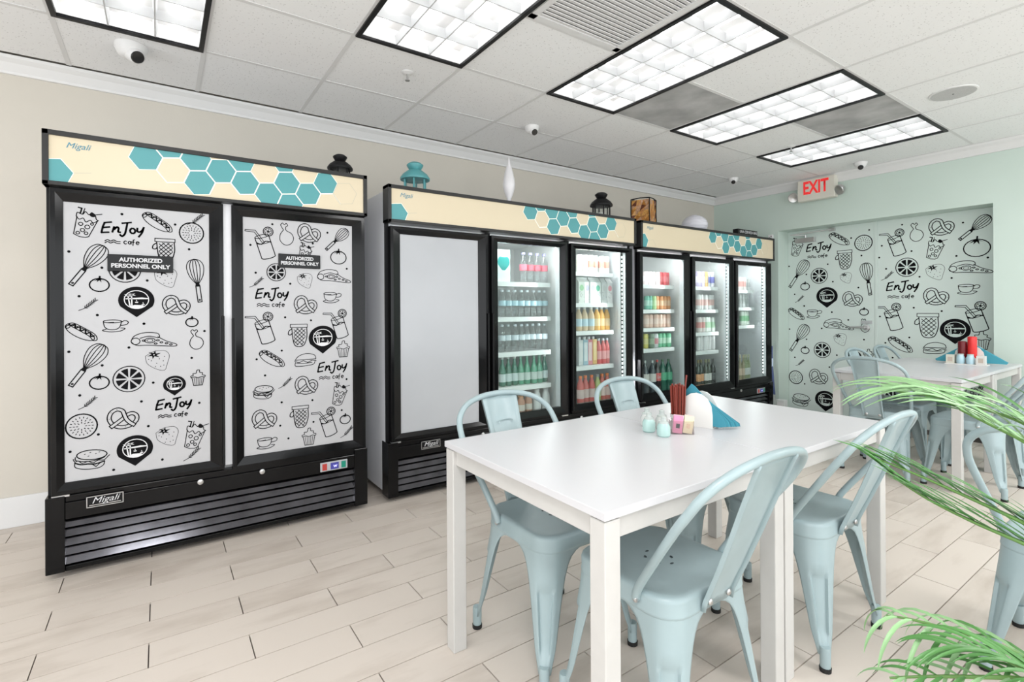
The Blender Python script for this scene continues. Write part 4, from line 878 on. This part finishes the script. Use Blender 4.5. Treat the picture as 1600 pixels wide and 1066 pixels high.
# sugar caddy (clear box) and packets
AC = glass('clear_acrylic', (.93, .90, .90), .10, .05)
ck = empty('packet_box', (1.568, 1.18, HT), math.radians(-42)); tag(ck, 'clear plastic packet box beside the right mint jar', 'box')
w_, d_, h_ = .040, .026, .048
q = MB().box(-w_, w_, -d_, d_, 0, .002); q.build('base', AC, ck)
for nm, bx in (('front_wall', (-w_, w_, -d_, -d_+.002)), ('back_wall', (-w_, w_, d_-.002, d_)), ('side_wall', (-w_, -w_+.002, -d_+.002, d_-.002)), ('side_wall', (w_-.002, w_, -d_+.002, d_-.002))): MB().box(*bx, .002, h_).build(nm, AC, ck)
cols = [((.80, .30, .48), 'front pink', -.018, 0), ((.84, .42, .58), 'middle pink', -.018, 1), ((.80, .62, .64), 'rear pale pink', -.016, 2), ((.84, .78, .52), 'front pale yellow', .017, 0), ((.80, .76, .60), 'middle cream', .018, 1), ((.78, .62, .62), 'rear rose', .02, 2)]
for cc, nm, px_, j in cols:
    o = MB().box(-.0165, .0165, -.002, .002, 0, .062).build('sugar_packet', pmat(cc, 'paper', .6), None)
    MB().box(-.007, .006, -.0025, -.002, .018, .034).build('print_mark', DGREY if j == 0 and px_ < 0 else pmat((.8, .6, .4)), o)
    an = math.radians(-42); py_ = -.016+j*.011; o.location = (1.568+px_*math.cos(an)-py_*math.sin(an), 1.18+px_*math.sin(an)+py_*math.cos(an), HT+.0025); o.rotation_euler = (math.radians(-4), math.radians(7 if px_ < 0 else 10), an)
    tag(o, nm+' sugar packet standing in the clear box on the near table', 'packet', 'sugar packets')
# red straws in a cup
ST = mat('dark_red_straw', (.22, .035, .022), .35); cx, cy = 1.66, 1.262
cup = MB().lathe([(.029, 0), (.031, .04), (.0325, .045), (.030, .045), (.029, .04), (.027, .003)], 20).build('straw_cup', mat('white_caddy', (.78, .78, .76), .35), None, smooth=40); cup.location = (cx, cy, HT); tag(cup, 'small white cup holding the red stirring straws', 'cup')
for i in range(30):
    a = random.uniform(0, 6.28); rr = .025*math.sqrt((i+.5)/30)
    a = i*2.4; hgt = random.uniform(.148, .160) if i != 5 else .19
    o = MB().tube([(0, 0, 0), (.006*math.cos(a) if i != 5 else .03, .006*math.sin(a), hgt)], .0032, 6).build('stirring_straw', ST); o.location = (cx+rr*math.cos(a), cy+rr*math.sin(a), HT+.004)
    tag(o, 'thin dark red stirring straw in the bundle on the near table', 'straw', 'dark red straws in the cup')
# napkin holder: two arched white panels
HOLD = mat('white_holder', (.80, .79, .76), .35)
hd = empty('napkin_holder', (1.725, 1.215, HT), math.radians(15)); tag(hd, 'white arched napkin holder beside the red straws on near table', 'napkin holder')
arch = [(-.062, 0), (.062, 0), (.062, .05), (.057, .085), (.042, .112), (.02, .127), (0, .131), (-.02, .127), (-.042, .112), (-.057, .085), (-.062, .05)]
for dx in (-.030, .030):
    q = MB(); n = len(arch); q.add([(dx-.003, y, z) for y, z in arch]+[(dx+.003, y, z) for y, z in arch], [tuple(range(n))[::-1], tuple(range(n, 2*n))]+[(i, (i+1) % n, n+(i+1) % n, n+i) for i in range(n)])
    # panels lie across local x
    q.build('arched_panel', HOLD, hd, bevel=.001)
box('holder_base', -.027, .027, -.062, .062, 0, .004, HOLD, hd)
NAP = mat('teal_paper_napkin', (.07, .36, .46), .8); NAPD = mat('teal_paper_edge', (.05, .28, .37), .8)
for i in range(7):
    q = MB(); x = -.021+i*.007; t = .0013
    tri = [(-.045+.004*i, .006), (.03-.002*i, .15-.003*i), (.045-.002*i, .152-.004*i), (-.155+.006*i+.0, .012), (-.165+.006*i, .004)]
    tri = [(.045, .006), (.048, .125), (.02+.004*i, .158-.003*i), (.006+.004*i, .150-.003*i), (-.112-.005*i, .034-.003*i), (-.120-.004*i, .014-.0015*i), (-.09, .006)]
    n = len(tri); q.add([(x-t, y, z) for y, z in tri]+[(x+t, y, z) for y, z in tri], [tuple(range(n))[::-1], tuple(range(n, 2*n))]+[(i_, (i_+1) % n, n+(i_+1) % n, n+i_) for i_ in range(n)])
    o = q.build('paper_napkin', NAP if i % 2 else NAPD, None); o.location = (1.725, 1.215, HT+.004); o.rotation_euler = (0, 0, math.radians(15+(i-3)*2.2))
    tag(o, '%s folded teal napkin from the front of the fan in the white holder' % ORD[i], 'napkin', 'teal napkins on the near table')

# ---------------------------------------------------------------- things on the far table
X, Y = 5.33, 1.26
hd = empty('napkin_holder', (X, Y, HT), 0); tag(hd, 'white napkin holder on the far table behind the red bottles', 'napkin holder')
for dx in (-.030, .030):
    q = MB(); n = len(arch); q.add([(dx-.003, y*1.5, z*1.15) for y, z in arch]+[(dx+.003, y*1.5, z*1.15) for y, z in arch], [tuple(range(n))[::-1], tuple(range(n, 2*n))]+[(i, (i+1) % n, n+(i+1) % n, n+i) for i in range(n)]); q.build('arched_panel', HOLD, hd, bevel=.001)
box('holder_base', -.027, .027, -.09, .09, 0, .004, HOLD, hd)
for s, nm in ((1, 'left'), (-1, 'right')):
    q = MB(); tri = [(0, .006), (0, .15), (.04, .14), (.22, .02), (.21, .006)]; n = len(tri)
    q.add([(-.012*s-.008, s*y, z) for y, z in tri]+[(-.012*s+.008, s*y, z) for y, z in tri], [tuple(range(n))[::-1], tuple(range(n, 2*n))]+[(i_, (i_+1) % n, n+(i_+1) % n, n+i_) for i_ in range(n)])
    o = q.build('paper_napkin', NAP); o.location = (X, Y, HT+.004); tag(o, 'teal napkin stack fanning out to the %s on the far table' % nm, 'napkin', 'teal napkins on the far table')
st = box('condiment_tray', X-.13, X-.04, Y-.125, Y+.13, HT, HT+.006, HOLD); tag(st, 'white tray under the red bottles on the far table', 'tray')
for dy, nm, c1, c2 in ((.035, 'dark red sauce bottle on the far table beside the bright red one', (.16, .01, .015), .175), (-.025, 'bright red sauce bottle on the far table', (.75, .03, .03), .215)):
    o = MB().lathe([(.027, 0), (.029, .01), (.029, c2-.03), (.029, c2-.006), (.022, c2)], 18).build('sauce_bottle', pmat(c1, 'sauce', .25), None, smooth=40); MB().lathe([(.0295, .0), (.0295, .045)], 18, cap=False).build('label', pmat(Wt), o); o.location = (X-.058+.0, Y+dy, HT+.006); tag(o, nm, 'bottle', 'red sauce bottles')
for dy, nm, c1 in ((.095, 'cream packet box at left of the far table tray', (.72, .70, .60)), (.035, 'pale blue jar left of centre on the far table tray', (.50, .70, .78)), (-.025, 'pale blue jar right of centre on the far table tray', (.50, .70, .78)), (-.09, 'white patterned packet box at right of the far table tray', (.78, .76, .72))):
    q = MB().box(-.022, .022, -.026, .026, 0, .068) if 'box' in nm else MB().lathe([(.022, 0), (.026, .006), (.026, .05), (.020, .062), (.020, .072)], 16)
    o = q.build('packet_box' if 'box' in nm else 'shaker_jar', pmat(c1, 'glaze', .3), None, smooth=40); o.location = (X-.105, Y+dy, HT+.006); tag(o, nm, 'box' if 'box' in nm else 'jar', 'small containers on the far table tray')
    (MB().box(-.0225, -.022, -.015, .015, .015, .05) if 'box' in nm else MB().lathe([(.021, .07), (.021, .078)], 12)).build('print_mark' if 'box' in nm else 'lid', pmat((.6, .5, .42)) if 'box' in nm else MATS['pale_clear_lid'], o)

# ---------------------------------------------------------------- things on top of the coolers
def lantern(x, y, z, s, m, lab):
    r = empty('lantern', (x, y, z)); r.scale = (s, s, s); tag(r, lab, 'lantern', 'small metal lanterns')
    MB().lathe([(.072, 0), (.075, .012), (.066, .018)], 6).build('base', m, r)
    for i in range(6):
        a = i*math.pi/3; MB().tube([(.062*math.cos(a), .062*math.sin(a), .014), (.062*math.cos(a), .062*math.sin(a), .122)], .0055, 6).build('post', m, r)
    MB().lathe([(.054, .018), (.054, .120)], 6, cap=False).build('glass_panes', LGLASS, r)
    MB().lathe([(.062, .118), (.082, .120), (.083, .130), (.070, .150), (.042, .172), (.030, .178)], 24).build('roof', m, r, smooth=35)
    MB().lathe([(.028, .174), (.034, .180), (.046, .200), (.046, .206), (.030, .218), (.01, .222)], 24).build('chimney', m, r, smooth=35)
    MB().lathe([(.022, .018), (.022, .075)], 14).build('candle', mat('candle_wax', (.8, .78, .72), .5), r, smooth=40)
    return r
lantern(.925, 3.20, 1.935, .92, BLACKM, 'black metal lantern on top of the printed two-door cooler')
lantern(1.425, 3.20, 1.905, 1.2, mat('turquoise_metal', (.10, .36, .38), .4), 'turquoise metal lantern on top of the middle cooler')
lantern(3.10, 3.13, 1.905, 1.17, BLACKM, 'black metal lantern on top of the middle cooler beside the amber cube')
v = MB().lathe([(.028, 0), (.028, .004), (.006, .008), (.006, .05), (.014, .056), (.020, .09), (.040, .135), (.052, .175), (.054, .20), (.046, .25), (.044, .252), (.038, .285), (.036, .287), (.027, .315), (.015, .345), (.008, .375), (.002, .40)], 28).build('spindle_vase', mat('white_ceramic', (.82, .81, .83), .3), None, smooth=60)
v.location = (2.14, 3.12, 1.905); v.scale = (.85, .85, 1.0); tag(v, 'tall white spindle-shaped ornament on the middle cooler', 'ornament')
ac = empty('amber_candle_cube', (3.60, 3.10, 1.902), .35); tag(ac, 'amber and brown mosaic candle cube in twisted black wire frame', 'candle holder')
h_ = .085; H_ = .25
for i, (px, py) in enumerate(((-1, -1), (1, -1), (1, 1), (-1, 1))):
    nx_, ny_ = ((1, -1), (1, 1), (-1, 1), (-1, -1))[i]
    MB().tube([(px*h_, py*h_, 0), (px*h_+.003, py*h_, .07), (px*h_-.003, py*h_, .13), (px*h_, py*h_, H_)], .005, 6).build('wire_post', BLACKM, ac)
    MB().tube([(px*h_, py*h_, H_), ((px+nx_)*h_/2, (py+ny_)*h_/2, H_+.006), (nx_*h_, ny_*h_, H_)], .005, 6).build('wire_rim', BLACKM, ac)
AMB = [mat('amber_shard_%d' % i, c, .3, noise=.35, nscale=60) for i, c in enumerate(((.42, .17, .03), (.12, .03, .01), (.55, .28, .07), (.45, .26, .15)))]
q = MB(); random.seed(3)
for f_ in range(4):
    ca, sa = math.cos(f_*math.pi/2), math.sin(f_*math.pi/2)
    G_ = [[(-h_+2*h_*i/4+(random.uniform(-.014, .014) if 0 < i < 4 else 0), .003+(H_-.012)*j/5+(random.uniform(-.012, .012) if 0 < j < 5 else 0), random.uniform(-.004, .004)) for i in range(5)] for j in range(6)]
    for j in range(5):
        for i in range(4):
            P4 = [G_[j][i], G_[j][i+1], G_[j+1][i+1], G_[j+1][i]]; q3 = [(x*ca+(h_-.004+d)*sa, x*sa-(h_-.004+d)*ca, z) for x, z, d in P4]
            q.add(q3, [(0, 1, 2)], random.randrange(4)); q.add(q3, [(0, 2, 3)], random.randrange(4))
tag(q.build('mosaic_shards', AMB, ac), kind='stuff')
sp = MB()
for i in range(1): sp.lathe([(.02, 0)]+[(.001+.098*math.sin(math.pi*j/24)+(.0025 if j % 2 else 0), .082-.078*math.cos(math.pi*j/24)) for j in range(2, 23)]+[(.02, .162)], 28)
o = sp.build('paper_globe', mat('white_paper_globe', (.74, .74, .80), .6), None, smooth=30); o.location = (4.40, 3.14, 1.90); o.scale = (1.25, 1.25, 1.25); tag(o, 'ribbed white paper globe on the far cooler', 'globe')
sg = empty('word_block', (5.03, 2.978, 1.9285)); tag(sg, 'small black block sign with white lettering on the far cooler', 'sign')
MB().box(-.18, .18, -.03, .03, 0, .055).build('block', BLACKM, sg, bevel=.003)
text('UNA CERVEZA MAS', 'block_lettering', 'y', .01, .0275, -.03, .038, MATS['white_laminate'], sg, w=.32, bold=.02)

# ---------------------------------------------------------------- ceiling fittings
def camera_dome(x, y, s, yaw, lab, dark=1):
    r = empty('security_camera', (x, y, ZC-.001)); r.rotation_euler = (0, 0, yaw); r.scale = (s, s, s); tag(r, lab, 'security camera', 'ceiling security cameras')
    MB().lathe([(.030, -.052), (.046, -.042), (.056, -.018), (.058, 0)], 24).build('dome_base', WHITE, r, smooth=50)
    e = MB().lathe([(.001, .046), (.020, .044), (.030, .036), (.033, .0), (.030, -.01)], 20).build('camera_ball', WHITE, r, smooth=50); e.location = (.012, 0, -.035); e.rotation_euler = (0, math.radians(125), 0)
    l = MB().lathe([(.001, .0475), (.022, .0465), (.025, .041)], 20).build('lens', mat('dark_lens', (.02, .02, .02), .15), r, smooth=50); l.location = (.012, 0, -.035); l.rotation_euler = (0, math.radians(125), 0)
    return r
camera_dome(-.115, 3.29, 1.25, math.radians(-60), 'white dome security camera at top left beside the first ceiling light')
camera_dome(2.32, 3.07, .95, math.radians(-100), 'white dome security camera above the middle cooler')
camera_dome(5.02, 3.10, .85, math.radians(-150), 'small security camera in the corner above the far cooler')
camera_dome(5.50, 2.09, .95, math.radians(-160), 'white security camera right of the exit sign')
for x, y, lab in ((1.19, 2.77, 'small ceiling sprinkler left of the second ceiling light'), (4.44, 2.21, 'small ceiling sprinkler near the farthest ceiling light')):
    r = empty('sprinkler', (x, y, ZC)); tag(r, lab, 'sprinkler', 'ceiling sprinklers')
    MB().lathe([(.012, -.012), (.034, -.004), (.036, .0)], 18).build('escutcheon', WHITE, r, smooth=40)
    MB().tube([(0, 0, -.01), (0, 0, -.045)], .006, 8).build('stem', METAL, r); MB().lathe([(.014, -.050), (.014, -.046)], 12).build('deflector', METAL, r)
r = empty('ceiling_speaker', (4.22, 1.075, ZC)); tag(r, 'round grey flush ceiling speaker at upper right', 'speaker')
MB().lathe([(.118, -.006), (.125, -.004), (.126, 0)], 40).build('rim', WHITE, r, smooth=40); MB().lathe([(.001, -.0075), (.115, -.007)], 40, cap=False).build('grille', mat('grey_mesh', (.52, .52, .52), .7, noise=.1, nscale=200), r); MB().lathe([(.004, -.010), (.005, -.007)], 8).build('centre_mark', DGREY, r)
# small things by the green wall
r = empty('floor_duster', (5.66, 3.05, 0)); tag(r, 'blue and white long-handled duster leaning beside the far cooler', 'duster')
MB().tube([(0.0, -.03, .20), (.03, .01, .52), (.035, .015, .74)], .012, 10).build('handle', mat('navy_plastic', (.06, .09, .22), .35), r, smooth=50)
MB().tube([(.03, .012, .50), (.032, .012, .60)], .015, 10).build('grip', mat('pale_blue_plastic', (.55, .65, .8), .35), r, smooth=50)
MB().lathe([(.02, 0.02), (.05, .03), (.055, .10), (.04, .18), (.015, .24)], 14).build('duster_head', mat('grey_fibre', (.42, .46, .44), .9, bump=1, bscale=80), r, smooth=60)
o = box('floor_box', 5.70, 5.775, 2.93, 3.03, .02, .14, mat('white_box_plastic', (.75, .77, .76), .5), bevel=.004); MB().box(5.698, 5.70, 2.95, 3.01, .05, .11).build('cover_plate', WHITE, o); tag(o, 'small white box low on the green wall by the duster', 'box')
o = MB().box(5.755, 5.779, 3.08, 3.13, 1.955, 2.01).build('door_contact', WHITE, None, bevel=.002); tag(o, 'tiny white sensor with dark dots on green wall above the far cooler', 'sensor')
for a, b in ((3.095, 1.99), (3.115, 1.975), (3.098, 1.968)): q = MB().box(5.753, 5.755, a-.005, a+.005, b-.005, b+.005).build('sensor_dot', INK, o)

# ---------------------------------------------------------------- potted palm at the right foreground
pl = empty('potted_palm', (1.60, .06, 0)); tag(pl, 'green potted palm whose fronds reach in from the right edge', 'plant')
MB().lathe([(.105, 0), (.12, .02), (.145, .26), (.155, .28), (.150, .30), (.135, .30), (.13, .27)], 32).build('pot', mat('grey_pot', (.30, .30, .30), .5), pl, smooth=40)
MB().lathe([(.001, .27), (.132, .268)], 24, cap=False).build('soil', mat('dark_soil', (.04, .028, .02), .95), pl)
base_p = Vector((1.60, .06, 0))
def frond(pts, n, Lf, width, droop, spread, side_bias, m, seed, tip=1):
    rnd = random.Random(seed)
    crown = Vector((1.60+rnd.uniform(-.03, .03), .06+rnd.uniform(-.03, .03), .27)); p0 = Vector(pts[0])
    mid = (crown+p0)/2+Vector((.02, -.02, .12)); path = smooth_path([crown, mid]+[Vector(p) for p in pts], 8)
    N = len(path); rads = [.006*(1-.85*i/N)+.0008 for i in range(N)]
    o = MB().tube([p-base_p for p in path], rads, 6).build('frond', STEM, pl, smooth=60)
    s0 = int(N*.30)
    for k in range(n):
        for s in (1, -1):
            f_ = (k+.25*(s > 0))/n; i = min(int(s0+f_*(N-1-s0)), N-2); p = path[i]; t = (path[i+1]-path[i]).normalized()
            side = t.cross(Vector((0, 0, 1))).normalized()*s; upv = side.cross(t)*s
            L_ = Lf*(.55+.75*math.sin(math.pi*min(1, .15+f_*.75)))*rnd.uniform(.85, 1.1)
            d0 = (t*1.0+side*spread*(1+side_bias*s)+Vector((0, 0, .25+rnd.uniform(-.1, .1)))).normalized()
            vs = []; fs = []; pos = p.copy(); d = d0.copy(); S = 8
            for j in range(S+1):
                g = j/S; w_ = width*(math.sin(math.pi*min(1, .12+g*.88))**.6)*(.5 if j == 0 else 1)
                if j == S: w_ = .0003
                c_ = d.cross(Vector((0, 0, 1)));  c_ = (c_.normalized() if c_.length > 1e-4 else side)*.85 + upv*.35; c_.normalize(); fold = c_.cross(d)*w_*.25
                vs += [pos-c_*w_/2+fold-base_p, pos-base_p, pos+c_*w_/2+fold-base_p]
                pos = pos+d*L_/S; d = (d+Vector((0, 0, -droop/S*(1+g)))).normalized()
            for j in range(S):
                a = j*3; fs += [(a, a+1, a+4, a+3), (a+1, a+2, a+5, a+4)]
            MB().add(vs, fs).build('leaflet', m if rnd.random() > .25 else LEAF, o, smooth=80)
f1 = [(1.462, .143, .786), (1.414, .201, .9), (1.395, .25, .94), (1.374, .302, .962), (1.337, .364, .981), (1.308, .432, .988)]
f1b = [(1.385, .136, .772), (1.341, .191, .879), (1.298, .233, .923), (1.277, .272, .948), (1.253, .312, .974)]
f2a = [(1.403, .123, .658), (1.34, .191, .74), (1.297, .233, .774), (1.259, .296, .807), (1.217, .361, .84), (1.18, .423, .867)]
f2b = [(1.412, .117, .624), (1.34, .191, .706), (1.297, .233, .736), (1.246, .293, .769), (1.202, .347, .804), (1.183, .397, .837)]
f3 = [(1.324, .117, .462), (1.266, .182, .528), (1.226, .221, .564), (1.198, .265, .581), (1.168, .31, .588), (1.135, .357, .594), (1.124, .389, .588)]
f4 = [(1.246, .11, .524), (1.164, .167, .56), (1.128, .204, .576), (1.087, .257, .566), (1.052, .305, .553), (1.023, .35, .536)]
f5 = [(1.215, .107, .53), (1.164, .167, .565), (1.142, .206, .586), (1.118, .247, .599), (1.091, .29, .593)]
frond(f1, 12, .20, .0085, .75, .50, 0, LEAF2, 1)
frond(f1b, 10, .19, .0085, .65, .55, 0, LEAF2, 2)
frond(f2a, 13, .11, .0055, .25, .07, 0, LEAF, 3)
frond(f2b, 14, .12, .0055, .20, .10, 0, LEAF, 4)
frond(f3, 10, .13, .0075, 1.9, 1.0, 0, LEAF2, 5)
frond(f4, 11, .10, .0068, 1.0, .9, 0, LEAF2, 6)
frond(f5, 12, .11, .0070, .9, .45, 0, LEAF, 7)
